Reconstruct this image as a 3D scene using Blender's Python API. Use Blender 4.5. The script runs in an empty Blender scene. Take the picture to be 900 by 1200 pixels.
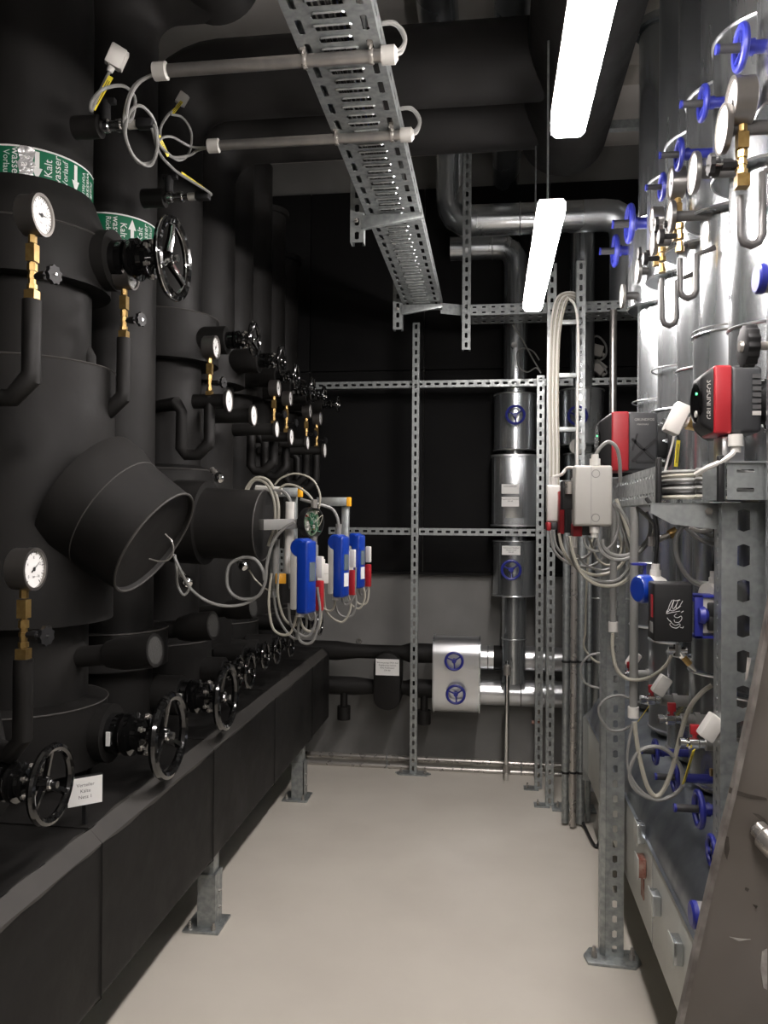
import bpy, bmesh, math, random
from mathutils import Vector, Matrix
random.seed(7)
V = Vector
PI = math.pi
sc = bpy.context.scene
COL = sc.collection
# ---------------------------------------------------------------- camera, world, exposure
F = 930.0                      # focal length in pixels of the 900x1200 frame
CAM = V((0, 0, 1.5))
YAW, PITCH, ROLL = math.radians(7.655), math.radians(0.37), math.radians(0.42)
CM = (Matrix.Rotation(YAW, 3, 'Z') @ Matrix.Rotation(PI / 2 + PITCH, 3, 'X') @ Matrix.Rotation(ROLL, 3, 'Z'))
cd = bpy.data.cameras.new('camera'); cam = bpy.data.objects.new('camera', cd); COL.objects.link(cam)
cam.matrix_world = Matrix.Translation(CAM) @ CM.to_4x4()
cd.sensor_fit = 'VERTICAL'; cd.sensor_height = 36.0; cd.lens = 36.0 * F / 1200.0; cd.clip_start = 0.02
sc.camera = cam
sc.view_settings.view_transform = 'Standard'; sc.view_settings.look = 'None'
sc.view_settings.exposure = 0.0; sc.view_settings.gamma = 1.0; sc.view_settings.use_curve_mapping = False
w = bpy.data.worlds.new('world'); sc.world = w; w.use_nodes = True
w.node_tree.nodes['Background'].inputs[0].default_value = (0.9, 0.95, 1.0, 1)
w.node_tree.nodes['Background'].inputs[1].default_value = 0.02
LAMP = 88.0                     # emission of the fluorescent diffusers
# ---------------------------------------------------------------- measuring helper: where a sight line meets a plane of the room
def at(px, py, Y=None, X=None, Z=None):
    d = CM @ V(((px - 450) / F, -(py - 600) / F, -1))
    if Y is not None: t = (Y - CAM.y) / d.y
    elif X is not None: t = (X - CAM.x) / d.x
    else: t = (Z - CAM.z) / d.z
    return CAM + d * t
# ---------------------------------------------------------------- materials
def mat(name, col, rough=0.5, metal=0.0, col2=None, scale=8, bump=0.0, bscale=60, coat=0.0, rvar=0.0, emit=None, es=0, trans=0, detail=4, dist=0.0, stretch=None, spec=None, ramp=(0.35, 0.65)):
    m = bpy.data.materials.new(name); m.use_nodes = True
    nt = m.node_tree; b = nt.nodes['Principled BSDF']; L = nt.links
    b.inputs['Base Color'].default_value = (*col, 1); b.inputs['Roughness'].default_value = rough
    b.inputs['Metallic'].default_value = metal; b.inputs['Coat Weight'].default_value = coat
    if spec is not None: b.inputs['Specular IOR Level'].default_value = spec
    if trans: b.inputs['Transmission Weight'].default_value = trans
    if emit: b.inputs['Emission Color'].default_value = (*emit, 1); b.inputs['Emission Strength'].default_value = es
    tc = nt.nodes.new('ShaderNodeNewGeometry')
    src = tc.outputs['Position']
    if stretch:
        mp = nt.nodes.new('ShaderNodeMapping'); mp.inputs['Scale'].default_value = stretch
        L.new(src, mp.inputs['Vector']); src = mp.outputs[0]
    if col2 or rvar:
        n = nt.nodes.new('ShaderNodeTexNoise'); n.inputs['Scale'].default_value = scale; n.inputs['Detail'].default_value = detail
        n.inputs['Distortion'].default_value = dist
        L.new(src, n.inputs['Vector'])
        mr = nt.nodes.new('ShaderNodeMapRange'); mr.inputs[1].default_value = ramp[0]; mr.inputs[2].default_value = ramp[1]
        L.new(n.outputs[0], mr.inputs[0])
        if col2:
            mx = nt.nodes.new('ShaderNodeMix'); mx.data_type = 'RGBA'
            mx.inputs[6].default_value = (*col, 1); mx.inputs[7].default_value = (*col2, 1)
            L.new(mr.outputs[0], mx.inputs[0]); L.new(mx.outputs[2], b.inputs['Base Color'])
        if rvar:
            m2 = nt.nodes.new('ShaderNodeMapRange'); m2.inputs[3].default_value = rough - rvar; m2.inputs[4].default_value = rough + rvar
            m2.inputs[1].default_value = ramp[0]; m2.inputs[2].default_value = ramp[1]
            L.new(n.outputs[0], m2.inputs[0]); L.new(m2.outputs[0], b.inputs['Roughness'])
    if bump:
        n2 = nt.nodes.new('ShaderNodeTexNoise'); n2.inputs['Scale'].default_value = bscale; n2.inputs['Detail'].default_value = 3
        L.new(src, n2.inputs['Vector'])
        bp = nt.nodes.new('ShaderNodeBump'); bp.inputs['Strength'].default_value = bump; bp.inputs['Distance'].default_value = 0.01
        L.new(n2.outputs[0], bp.inputs['Height']); L.new(bp.outputs[0], b.inputs['Normal'])
    return m
M = {}
M['foam'] = mat('foam', (.005, .0047, .0043), .62, col2=(.0105, .0098, .009), scale=5, bump=.25, bscale=9, rvar=.1, spec=.29)
M['foam_edge'] = mat('foam_edge', (.042, .039, .035), .7, col2=(.035, .033, .03), scale=14)
M['foam_cut'] = mat('foam_cut', (.03, .03, .028), .8, bump=.3, bscale=150)
M['black_gloss'] = mat('black_gloss', (.004, .004, .004), .1, coat=.8)
M['black_plastic'] = mat('black_plastic', (.009, .009, .0095), .52, spec=.35)
M['black_wall'] = mat('black_wall', (.0065, .0065, .0068), .8, col2=(.009, .009, .009), scale=3, spec=.15)
M['galv'] = mat('galv', (.60, .63, .645), .27, metal=.93, col2=(.50, .53, .55), scale=4, bump=.05, bscale=7, rvar=.05, stretch=(1, 1, .12))
M['galv_bright'] = mat('galv_bright', (.72, .73, .74), .28, metal=.92, col2=(.7, .72, .74), scale=9, bump=.02, bscale=7)
M['zinc'] = mat('zinc', (.40, .425, .42), .42, metal=.75, col2=(.29, .31, .31), scale=45, rvar=.08, detail=2)
M['steel'] = mat('steel', (.42, .40, .37), .3, metal=.72, rvar=.05, scale=20)
M['case_steel'] = mat('case_steel', (.26, .245, .23), .3, metal=.9)
M['chrome'] = mat('chrome', (.8, .8, .79), .12, metal=1)
M['alu'] = mat('alu', (.46, .445, .42), .3, metal=.9, col2=(.38, .365, .35), scale=30)
M['brass'] = mat('brass', (.36, .245, .09), .3, metal=.75, col2=(.26, .165, .055), scale=60)
M['white_plastic'] = mat('white_plastic', (.60, .585, .55), .42)
M['grey_plastic'] = mat('grey_plastic', (.40, .39, .36), .45)
M['cable_grey'] = mat('cable_grey', (.20, .20, .19), .42)
M['sleeve'] = mat('sleeve', (.03, .03, .03), .5)
M['tube_grey'] = mat('tube_grey', (.085, .082, .08), .42, metal=.3)
M['cable_cream'] = mat('cable_cream', (.34, .325, .27), .45)
M['cable_black'] = mat('cable_black', (.012, .012, .012), .38)
M['blue'] = mat('blue', (.018, .024, .22), .4)
M['blue_meter'] = mat('blue_meter', (.004, .034, .29), .28, coat=.3)
M['red'] = mat('red', (.33, .014, .02), .4)
M['yellow'] = mat('yellow', (.80, .66, .04), .5)
M['orange'] = mat('orange', (.85, .40, .01), .45)
M['green'] = mat('green', (.004, .12, .055), .3)
M['silver_tape'] = mat('silver_tape', (.7, .7, .7), .25, metal=.6, bump=.6, bscale=60)
M['paper'] = mat('paper', (.72, .72, .70), .6)
M['dial'] = mat('dial', (.82, .82, .80), .5)
M['ink'] = mat('ink', (.02, .02, .02), .6)
M['grey_ink'] = mat('grey_ink', (.05, .05, .05), .6)
M['floor'] = mat('floor', (.575, .54, .475), .34, col2=(.53, .495, .435), scale=2.2, bump=.03, bscale=30, rvar=.06)
M['ceiling'] = mat('ceiling', (.62, .60, .56), .8, col2=(.52, .50, .47), scale=2)
M['wall'] = mat('wall', (.20, .198, .19), .7, col2=(.15, .15, .142), scale=2.5)
M['pcb'] = mat('pcb', (.02, .10, .035), .4, col2=(.25, .27, .22), scale=90)
M['pump_grey'] = mat('pump_grey', (.028, .029, .031), .45)
M['header_side'] = mat('header_side', (.50, .51, .47), .45, metal=.25, col2=(.42, .43, .40), scale=3)
M['header_top'] = mat('header_top', (.34, .37, .40), .36, metal=.9, col2=(.20, .22, .25), scale=6, bump=.15, bscale=4, rvar=.08)
M['rust'] = mat('rust', (.20, .055, .035), .7, col2=(.36, .24, .19), scale=40)
M['stringer'] = mat('stringer', (.13, .115, .10), .5, metal=.3, col2=(.17, .152, .135), scale=5, rvar=.1, bump=.08, bscale=14)
M['stain'] = mat('stain', (.035, .028, .022), .6, col2=(.07, .06, .05), scale=40)
M['scrape'] = mat('scrape', (.42, .40, .37), .5, col2=(.25, .23, .21), scale=60)
M['edge_wear'] = mat('edge_wear', (.26, .24, .22), .5, metal=.3, col2=(.12, .105, .095), scale=25)
M['lamp_body'] = mat('lamp_body', (.6, .6, .6), .4)
M['lamp_end'] = mat('lamp_end', (.9, .88, .88), .4, emit=(1.0, .93, .90), es=8)
M['diffuser'] = mat('diffuser', (.9, .88, .88), .4, emit=(1.0, .93, .90), es=LAMP)
M['led'] = mat('led', (.1, .8, .3), .4, emit=(.1, 1, .35), es=2)
M['screen'] = mat('screen', (.11, .14, .16), .2)
g = bpy.data.materials.new('glass'); g.use_nodes = True; nt = g.node_tree
for n_ in list(nt.nodes): nt.nodes.remove(n_)
o_ = nt.nodes.new('ShaderNodeOutputMaterial'); mx_ = nt.nodes.new('ShaderNodeMixShader'); t_ = nt.nodes.new('ShaderNodeBsdfTransparent'); g_ = nt.nodes.new('ShaderNodeBsdfGlossy')
g_.inputs['Roughness'].default_value = .03; mx_.inputs[0].default_value = .06
nt.links.new(t_.outputs[0], mx_.inputs[1]); nt.links.new(g_.outputs[0], mx_.inputs[2]); nt.links.new(mx_.outputs[0], o_.inputs[0])
M['glass'] = g
# ---------------------------------------------------------------- mesh builder
def frame(axis):
    z = V(axis).normalized()
    up = V((0, 0, 1)) if abs(z.z) < .95 else V((1, 0, 0))
    x = up.cross(z).normalized(); y = z.cross(x)
    return x, y, z
class MB:
    def __init__(s): s.v = []; s.f = []
    def add(s, vs, fs):
        k = len(s.v); s.v += [tuple(p) for p in vs]; s.f += [tuple(i + k for i in f) for f in fs]; return s
    def lathe(s, o, axis, prof, n=20, ex=None):
        o = V(o); x, y, z = frame(axis) if ex is None else ex
        vs = []; fs = []; rings = []
        for t, r in prof:
            if r < 1e-6: rings.append([len(vs)]); vs.append(o + z * t)
            else:
                rings.append(list(range(len(vs), len(vs) + n)))
                vs += [o + z * t + (x * math.cos(2 * PI * i / n) + y * math.sin(2 * PI * i / n)) * r for i in range(n)]
        for a, b in zip(rings, rings[1:]):
            if len(a) == 1 and len(b) == 1: continue
            for i in range(n):
                j = (i + 1) % n
                if len(a) == 1: fs.append((a[0], b[j], b[i]))
                elif len(b) == 1: fs.append((a[i], a[j], b[0]))
                else: fs.append((a[i], a[j], b[j], b[i]))
        return s.add(vs, fs)
    def cyl(s, a, b, r0, r1=None, n=16):
        a = V(a); b = V(b); d = b - a; L = d.length
        if r1 is None: r1 = r0
        return s.lathe(a, d, [(0, 0), (0, r0), (L, r1), (L, 0)], n)
    def obox(s, c, ux, uy, uz):      # centre and three half edges
        c = V(c); ux = V(ux); uy = V(uy); uz = V(uz)
        vs = [c + ux * a + uy * b + uz * d for a in (-1, 1) for b in (-1, 1) for d in (-1, 1)]
        fs = [(0, 1, 3, 2), (4, 6, 7, 5), (0, 4, 5, 1), (2, 3, 7, 6), (0, 2, 6, 4), (1, 5, 7, 3)]
        if ux.cross(uy).dot(uz) < 0: fs = [f[::-1] for f in fs]
        return s.add(vs, fs)
    def box(s, lo, hi):
        lo = V(lo); hi = V(hi); h = (hi - lo) / 2
        return s.obox((lo + hi) / 2, (h.x, 0, 0), (0, h.y, 0), (0, 0, h.z))
    def tube(s, pts, r, n=7, sub=6, smooth=True, rs=None):
        P = [V(p) for p in pts]
        if smooth and len(P) > 2:
            Q = []; E = [P[0] * 2 - P[1]] + P + [P[-1] * 2 - P[-2]]
            for i in range(1, len(E) - 2):
                p0, p1, p2, p3 = E[i - 1:i + 3]
                for k in range(sub):
                    t = k / sub
                    Q.append(.5 * ((2 * p1) + (p2 - p0) * t + (2 * p0 - 5 * p1 + 4 * p2 - p3) * t * t + (3 * p1 - p0 - 3 * p2 + p3) * t ** 3))
            Q.append(P[-1]); P = Q
        T = [(P[min(i + 1, len(P) - 1)] - P[max(i - 1, 0)]).normalized() for i in range(len(P))]
        x, y, z = frame(T[0]); vs = []; fs = []
        for i, p in enumerate(P):
            x = (x - T[i] * x.dot(T[i])).normalized(); y = T[i].cross(x)
            sc_ = 1
            if not smooth and 0 < i < len(P) - 1:
                c_ = (P[i] - P[i - 1]).normalized().dot(T[i]); sc_ = 1 / max(c_, .6)
            rr = rs[i] if rs else r
            vs += [p + (x * math.cos(2 * PI * k / n) + y * math.sin(2 * PI * k / n)) * rr * (sc_ ** .5) for k in range(n)]
        for i in range(len(P) - 1):
            for k in range(n):
                j = (k + 1) % n; fs.append((i * n + k, i * n + j, (i + 1) * n + j, (i + 1) * n + k))
        fs.append(tuple(range(n))[::-1]); fs.append(tuple(range((len(P) - 1) * n, len(P) * n)))
        return s.add(vs, fs)
    def torus(s, c, axis, R, r, N=28, n=8, sq=1.0):
        c = V(c); x, y, z = frame(axis); vs = []; fs = []
        for i in range(N):
            a = 2 * PI * i / N; d = x * math.cos(a) + y * math.sin(a)
            for k in range(n):
                b = 2 * PI * k / n
                vs.append(c + d * (R + r * math.cos(b)) + z * r * sq * math.sin(b))
        for i in range(N):
            for k in range(n):
                i2 = (i + 1) % N; k2 = (k + 1) % n
                fs.append((i * n + k, i2 * n + k, i2 * n + k2, i * n + k2))
        return s.add(vs, fs)
    def prism(s, poly, o, u, v, w_):
        o = V(o); u = V(u); v = V(v); w_ = V(w_); n = len(poly)
        vs = [o + u * a + v * b for a, b in poly] + [o + u * a + v * b + w_ for a, b in poly]
        fs = [tuple(range(n))[::-1], tuple(range(n, 2 * n))] + [(i, (i + 1) % n, n + (i + 1) % n, n + i) for i in range(n)]
        ar = sum(poly[i][0] * poly[(i + 1) % n][1] - poly[(i + 1) % n][0] * poly[i][1] for i in range(n))
        if u.cross(v).dot(w_) * ar < 0: fs = [f[::-1] for f in fs]
        return s.add(vs, fs)
    def slotcells(s, o, u, v, w_, L, W, nx, ny=1, sl=.6, sw=.35, t=.0025, only=None):
        """plate from corner o, length L along u, width W along v, thickness t along w, a real through slot in each of nx x ny cells"""
        o = V(o); u = V(u); v = V(v); w_ = V(w_); cx = L / nx; cy = W / ny
        for i in range(nx):
            for j in range(ny):
                c = o + u * cx * (i + .5) + v * cy * (j + .5)
                a = cx / 2; b = cy / 2; ha = a * sl; hb = b * sw
                out = [(-a, -b), (0, -b), (a, -b), (a, 0), (a, b), (0, b), (-a, b), (-a, 0)]
                if ha * 1 >= hb: k = min(hb, ha) * .7; inn = [(-ha + k * .55, -hb), (0, -hb), (ha - k * .55, -hb), (ha, 0), (ha - k * .55, hb), (0, hb), (-ha + k * .55, hb), (-ha, 0)]
                else: k = ha * .7; inn = [(-ha, -hb + k * .4), (0, -hb), (ha, -hb + k * .4), (ha, 0), (ha, hb - k * .4), (0, hb), (-ha, hb - k * .4), (-ha, 0)]
                if only and not only(i, j):
                    s.obox(c + w_ * t / 2, u * a, v * b, w_ * t / 2); continue
                vs = [c + u * p + v * q for p, q in out] + [c + u * p + v * q for p, q in inn]
                vs += [p + w_ * t for p in vs]
                fs = []
                for k in range(8):
                    k2 = (k + 1) % 8
                    fs += [(k, 8 + k, 8 + k2, k2), (16 + k, 16 + k2, 24 + k2, 24 + k), (8 + k, 24 + k, 24 + k2, 8 + k2)]
                s.add(vs, fs)
        return s
BASE = {}
def link(o, parent, label=None, cat=None, group=None, kind=None):
    COL.objects.link(o)
    if parent is not None: o.parent = parent
    if label: o['label'] = label
    if cat: o['category'] = cat
    if group: o['group'] = group
    if kind: o['kind'] = kind
    return o
def mk(name, mb, m, parent=None, label=None, cat=None, group=None, kind=None, bev=0, seg=2, sharp=38):
    """one mesh object from world-space geometry; its origin goes to its parent's base or to its own base"""
    if parent is not None: off = BASE[parent.name]
    else:
        xs = [p[0] for p in mb.v]; ys = [p[1] for p in mb.v]; zs = [p[2] for p in mb.v]
        off = V(((min(xs) + max(xs)) / 2, (min(ys) + max(ys)) / 2, min(zs)))
    me = bpy.data.meshes.new(name)
    me.from_pydata([(a - off.x, b - off.y, c - off.z) for a, b, c in mb.v], [], mb.f)
    if bev:
        bm = bmesh.new(); bm.from_mesh(me)
        bmesh.ops.remove_doubles(bm, verts=bm.verts, dist=1e-5)
        es = [e for e in bm.edges if len(e.link_faces) == 2 and e.calc_face_angle(0) > .5]
        bmesh.ops.bevel(bm, geom=es, offset=bev, segments=seg, affect='EDGES', profile=.5, clamp_overlap=True)
        bm.to_mesh(me); bm.free()
    me.validate()
    me.polygons.foreach_set('use_smooth', [True] * len(me.polygons))
    me.set_sharp_from_angle(angle=math.radians(sharp))
    me.materials.append(M[m])
    o = bpy.data.objects.new(name, me); link(o, parent, label, cat, group, kind)
    BASE[o.name] = off
    if parent is None: o.location = off
    return o
def thing(name, label, cat, base, group=None, kind=None):
    o = bpy.data.objects.new(name, None); link(o, None, label, cat, group, kind)
    o.empty_display_size = .05; o.location = V(base); BASE[o.name] = V(base)
    return o
def textmesh(body, size, align='CENTER', ext=0):
    c = bpy.data.curves.new('txt', 'FONT'); c.body = body; c.size = size; c.align_x = align; c.align_y = 'CENTER'; c.resolution_u = 2
    o = bpy.data.objects.new('txt', c); COL.objects.link(o)
    dg = bpy.context.evaluated_depsgraph_get()
    me = bpy.data.meshes.new_from_object(o.evaluated_get(dg))
    vs = [tuple(p.co) for p in me.vertices]; fs = [tuple(p.vertices) for p in me.polygons]
    bpy.data.objects.remove(o); bpy.data.curves.remove(c); bpy.data.meshes.remove(me)
    return vs, fs
def textplane(mb, body, size, o, u, v, align='CENTER'):
    vs, fs = textmesh(body, size, align)
    o = V(o); u = V(u); v = V(v)
    return mb.add([o + u * p[0] + v * p[1] for p in vs], fs)
UX, UY, UZ = V((1, 0, 0)), V((0, 1, 0)), V((0, 0, 1))
def bolts(parent, m, specs, name='bolt'):
    for c, axis, r, h in specs:
        mb = MB(); bolt(mb, c, axis, r, h); mk(name, mb, m, parent)
def bolt(mb, c, axis, r=.006, h=.006):
    mb.lathe(c, axis, [(0, r), (h, r), (h, 0)], 6); mb.lathe(V(c) + V(axis).normalized() * h, axis, [(0, r * .55), (h, r * .55), (h, 0)], 8)
def struct(name, mb, m, **k): return mk(name, mb, m, kind='structure', **k)
# ================================================================ THE ROOM
FX0, FX1, FY0, FY1, CZ = -1.95, 1.75, -1.6, 4.98, 3.78
struct('floor', MB().box((FX0, FY0, -.1), (FX1, FY1, 0)), 'floor')
struct('ceiling', MB().box((FX0 - .1, FY0 - .1, CZ), (FX1 + .1, FY1 + .1, CZ + .1)), 'ceiling')
struct('wall_back', MB().box((FX0 - .1, FY1, 0), (FX1 + .1, FY1 + .1, CZ)), 'wall')
struct('wall_left', MB().box((FX0 - .1, FY0, 0), (FX0, FY1, CZ)), 'wall')
struct('wall_right', MB().box((FX1, FY0, 0), (FX1 + .1, FY1, CZ)), 'wall')
struct('wall_front', MB().box((FX0 - .1, FY0 - .1, 0), (FX1 + .1, FY0, CZ)), 'wall')
# ceiling beams seen between the pipes
for i, y in enumerate((1.15, 4.1)):
    struct('trim_%d' % (i + 1), MB().box((FX0, y, CZ - .1), (FX1, y + .16, CZ)), 'ceiling')
# black lining sheets on the upper back wall
lin = thing('wall_lining', 'matt black lining sheets covering the upper back wall above the grey strip', 'wall lining', (0, FY1, 1.15))
xs = [FX0, -1.15, -.42, .35, 1.05, FX1]
for i in range(5):
    mk('sheet', MB().box((xs[i] + .003, FY1 - .03, 1.16), (xs[i + 1] - .003, FY1, 2.42)), 'black_wall', lin, bev=.004)
    mk('sheet', MB().box((xs[i] + .003, FY1 - .03, 2.425), (xs[i + 1] - .003, FY1, 3.56)), 'black_wall', lin, bev=.004)
mk('bottom_lip', MB().box((FX0, FY1 - .05, 1.145), (FX1, FY1, 1.16)), 'black_wall', lin)
dark_sheets = thing('wall_lining', 'added black sheets that put the shade on the grey left wall behind the insulated risers', 'wall lining', (FX0, 2, 0))  # sheets added for shade: the grey wall only looks black between the risers
for i in range(5):
    mk('sheet', MB().box((FX0, FY0 + .02 + i * 1.31, .0), (FX0 + .03, FY0 + .015 + (i + 1) * 1.31, 3.4)), 'black_wall', dark_sheets, bev=.004)
# thin conduit clip on the grey wall
def clip(px, py):
    p = at(px, py, Y=FY1 - .012); mb = MB(); mb.torus(p, UY, .014, .004, 14, 6); mk('wall_hook', mb, 'steel', None, 'small dark ring hook on the grey back wall above the black pipes', 'hook')
clip(421, 751)
# ================================================================ LIGHTS OF THE ROOM
def batten(x, y0, y1, z, label):
    t = thing('light_fixture', label, 'light', (x, (y0 + y1) / 2, z), 'fluorescent battens in a row above the aisle')
    W = .042
    mk('diffuser', MB().prism([(-W, .05), (-W, .012), (-W + .012, 0), (W - .012, 0), (W, .012), (W, .05)], (x, y0, z), UX, UZ, (0, y1 - y0, 0)), 'diffuser', t, bev=.004)
    mk('housing', MB().prism([(-W - .003, .051), (W + .003, .051), (W - .004, .066), (-W + .004, .066)], (x, y0 + .02, z), UX, UZ, (0, y1 - y0 - .04, 0)), 'lamp_body', t, bev=.003)
    for y in (y0 + .2, y1 - .2):
        mk('suspension_rod', MB().cyl((x, y, z + .066), (x, y, 3.125), .004, n=6), 'zinc', t)
    return t
batten(.185, .66, 2.02, 2.45, 'nearer glowing batten light, top centre of the frame')
batten(.185, 2.54, 3.70, 2.45, 'farther glowing batten light, below and behind the larger one')
batten(.185, -1.2, .2, 2.45, 'batten light behind the camera continuing the row')
# ================================================================ LEFT HEADER
hd = thing('distribution_header', 'long low black foam-clad header box carrying the left black risers', 'header', (-1.3, 2.5, .275))
prof = [(-1.7, .275), (-.98, .275), (-.95, .305), (-.95, .685), (-.985, .72), (-1.7, .72)]
mk('casing', MB().prism(prof, (0, .25, 0), UX, UZ, (0, 4.42, 0)), 'foam', hd, bev=.012, seg=3)
seam = MB()
rng = random.Random(3)
n = 60; y0 = .3; pts = [(y0 + i * 4.3 / n, -.985 + rng.uniform(-.007, .007), -.948) for i in range(n + 1)]
vs = []; fs = []
for i, (y, a, b) in enumerate(pts):
    wv = rng.uniform(-.006, .006)
    vs += [V((a - .002 + wv, y, .7215)), V((-.982, y, .7225)), V((-.9485, y, .6885)), V((-.9485, y, .681 + wv * .7))]
for i in range(n):
    for k in range(3): fs.append((i * 4 + k, i * 4 + k + 1, i * 4 + k + 5, i * 4 + k + 4))
seam.add(vs, fs); mk('edge_tape', seam, 'foam_edge', hd)
for y in (1.02, 1.86, 2.66, 3.45, 4.2):
    pr = [(-.98, .272), (-.947, .304), (-.947, .686), (-.984, .7225), (-1.25, .7225)]
    mb = MB(); mb.tube([V((a, y, b)) for a, b in pr], .0018, n=5, smooth=False); mk('joint_seam', mb, 'foam', hd)
# feet
def foot(px, py, X, zt, label):
    b = at(px, py, Z=0); y = b.y; x = X
    t = thing('support_foot', label, 'foot', (x, y, 0), 'galvanised feet under the black header')
    pl = MB().box((x - .08, y - .07, 0), (x + .055, y + .07, .009)); mk('base_plate', pl, 'zinc', t, bev=.002)
    mb = MB(); mb.box((x - .035, y - .04, .009), (x + .032, y - .035, .2)); mb.box((x + .027, y - .04, .009), (x + .032, y + .035, .2)); mb.box((x - .035, y + .03, .009), (x + .032, y + .035, .2))
    mk('outer_channel', mb, 'zinc', t)
    mb = MB(); mb.box((x - .028, y - .03, .012), (x + .022, y + .026, zt)); mk('inner_post', mb, 'zinc', t)
    bolts(t, 'steel', [((x + .032, y, .07), UX, .006, .006), ((x + .032, y, .13), UX, .006, .006), ((x - .06, y - .045, .009), UZ, .009, .012), ((x + .03, y - .05, .009), UZ, .009, .012)])
foot(262, 1085, -1.01, .278, 'nearer galvanised foot under the black header on the beige floor')
foot(352, 935, -1.0, .278, 'farther galvanised foot under the far end of the black header')
# ================================================================ LEFT RISERS (foam insulated)
def zpx(py, X, Y):            # height of an image row at a given place
    d = CM.transposed() @ (V((X, Y, 1.5)) - CAM)
    return 1.5 + (606 - py) / F * (-d.z)
RY = [2.2, 2.66, 3.1, 3.5, 3.84, 4.17, 4.43, 4.72]
RX = [-1.373, -1.334, -1.33, -1.325, -1.32, -1.315, -1.30, -1.29]
RR = [.180, .148, .148, .135, .13, .128, .12, .115]
RL = ['frontmost and thickest black foam-clad riser with the upper green tape band',
      'second black riser from the front, with the lower green tape band',
      'third black riser from the front, with a wide collar level with the small gauges',
      'fourth black riser from the front, right of the wide-collared one',
      'fifth black riser from the front, in the shadowed rank',
      'sixth black riser from the front, in the shadowed rank',
      'seventh black riser from the front, second from the back of the rank',
      'last black riser at the far end of the black header']
def riser(i, covers, ztop, taps=()):
    x, y, r = RX[i], RY[i], RR[i]
    t = thing('insulated_riser', RL[i], 'pipe', (x, y, .72), 'black foam-clad risers in a row along the left header')
    if ztop is not None: mk('pipe', MB().lathe((x, y, .721), UZ, [(0, 0), (0, r), (ztop - .721, r), (ztop - .721, 0)], 36), 'foam', t)
    for (z0, z1, rr, cone) in covers:
        prof = [(0, 0), (0, rr)]
        if cone: prof += [(z1 - z0 - cone, rr), (z1 - z0, r + .004), (z1 - z0, 0)]
        else: prof += [(z1 - z0, rr), (z1 - z0, 0)]
        c = mk('valve_cover', MB().lathe((x, y, z0), UZ, prof, 40), 'foam', t)
        mk('rim', MB().torus((x, y, z1 - cone), UZ, rr, .003, 40, 5), 'foam_edge', c)
    return t
def Z0(py, i, dy=0): return zpx(py, RX[i], RY[i] + dy)
def elbow(mb, x, y, z, r, zt, xend):   # rises, bends toward +X and crosses the ceiling
    R = .24; pts = [(x, y, z)]
    for k in range(0, 9):
        a = PI / 2 * k / 8; pts.append((x + R - R * math.cos(a), y, zt - R + R * math.sin(a)))
    pts.append((xend, y, zt)); mb.tube(pts, r, n=32, smooth=False)
A = riser(0, [(Z0(345, 0), Z0(235, 0), .235, .13), (Z0(728, 0), Z0(436, 0), .25, .0), (Z0(893, 0), Z0(818, 0), .238, .012)], None)
# riser A leans into a swept elbow toward the camera at the ceiling
mb = MB(); x, y, r = RX[0], RY[0], RR[0]
mb.tube([(x, y, .721), (x, y, 2.0), (x, y, 3.0)] + [(x, y - .28 + .28 * math.cos(a), 3.0 + .28 * math.sin(a)) for a in [PI / 16 * k for k in range(1, 9)]] + [(x, -1.0, 3.28)], r, n=36, smooth=False)
mk('pipe', mb, 'foam', A)
B = riser(1, [(Z0(785, 1, -.1), Z0(742, 1, -.1), .2, .0)], None)
mb = MB(); x, y, r = RX[1], RY[1], RR[1]
mb.tube([(x, y, .721), (x, y, 2.0), (x, y, 3.2)] + [(x + .2 - .2 * math.cos(a), y, 3.2 + .2 * math.sin(a)) for a in [PI / 16 * k for k in range(1, 9)]] + [(-.96, y, 3.40)], r, n=36, smooth=False)
mb.cyl((-.97, y + .06, 3.40), (-.97, -.8, 3.40), r, n=36)
mk('pipe', mb, 'foam', B)
C = riser(2, [(Z0(422, 2, -.15), Z0(366, 2, -.15), .218, 0), (1.52, Z0(546, 2, -.1), .2, .02), (.83, Z0(757, 2, -.15), .20, 0)], None)
mb = MB(); elbow(mb, RX[2], RY[2], .721, RR[2], 3.27, .29); mk('pipe', mb, 'foam', C)
D = riser(3, [(Z0(448, 3, -.15), Z0(405, 3, -.15), .2, 0), (.83, Z0(760, 3, -.1), .19, 0)], None)
mb = MB(); elbow(mb, RX[3], RY[3], .721, RR[3] + .015, 3.27, .29); mk('pipe', mb, 'foam', D)
for i, zt in ((4, 3.5), (5, 3.4), (6, 3.22), (7, 3.05)):
    t_ = riser(i, [(Z0(468 + (i - 4) * 6, i), Z0(430 + (i - 4) * 6, i), RR[i] + .05, 0), (.82, .98, RR[i] + .04, 0)], zt)
    if i > 5: mk('end_cap', MB().lathe((RX[i], RY[i], zt), UZ, [(0, RR[i]), (0, RR[i] + .02), (.03, RR[i] + .02), (.06, 0)], 24), 'foam', t_)
# big oblique strainer branch on A
d = V((.844, -.022, -.535)).normalized(); e = at(182, 636, Y=2.17); s0 = e - d * .20
prof = [(-.05, 0), (-.05, .203), (.0, .2), (.055, .18), (.20, .167), (.20, .162), (.188, .16), (.188, 0)]
br = mk('strainer_branch', MB().lathe(s0, d, prof, 44), 'foam', A)
mk('rim', MB().torus(s0 + d * .20, d, .166, .004, 44, 6), 'foam_edge', br)
mk('rim', MB().torus(s0 + d * .055, d, .1805, .002, 44, 5), 'foam_edge', br)
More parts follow.
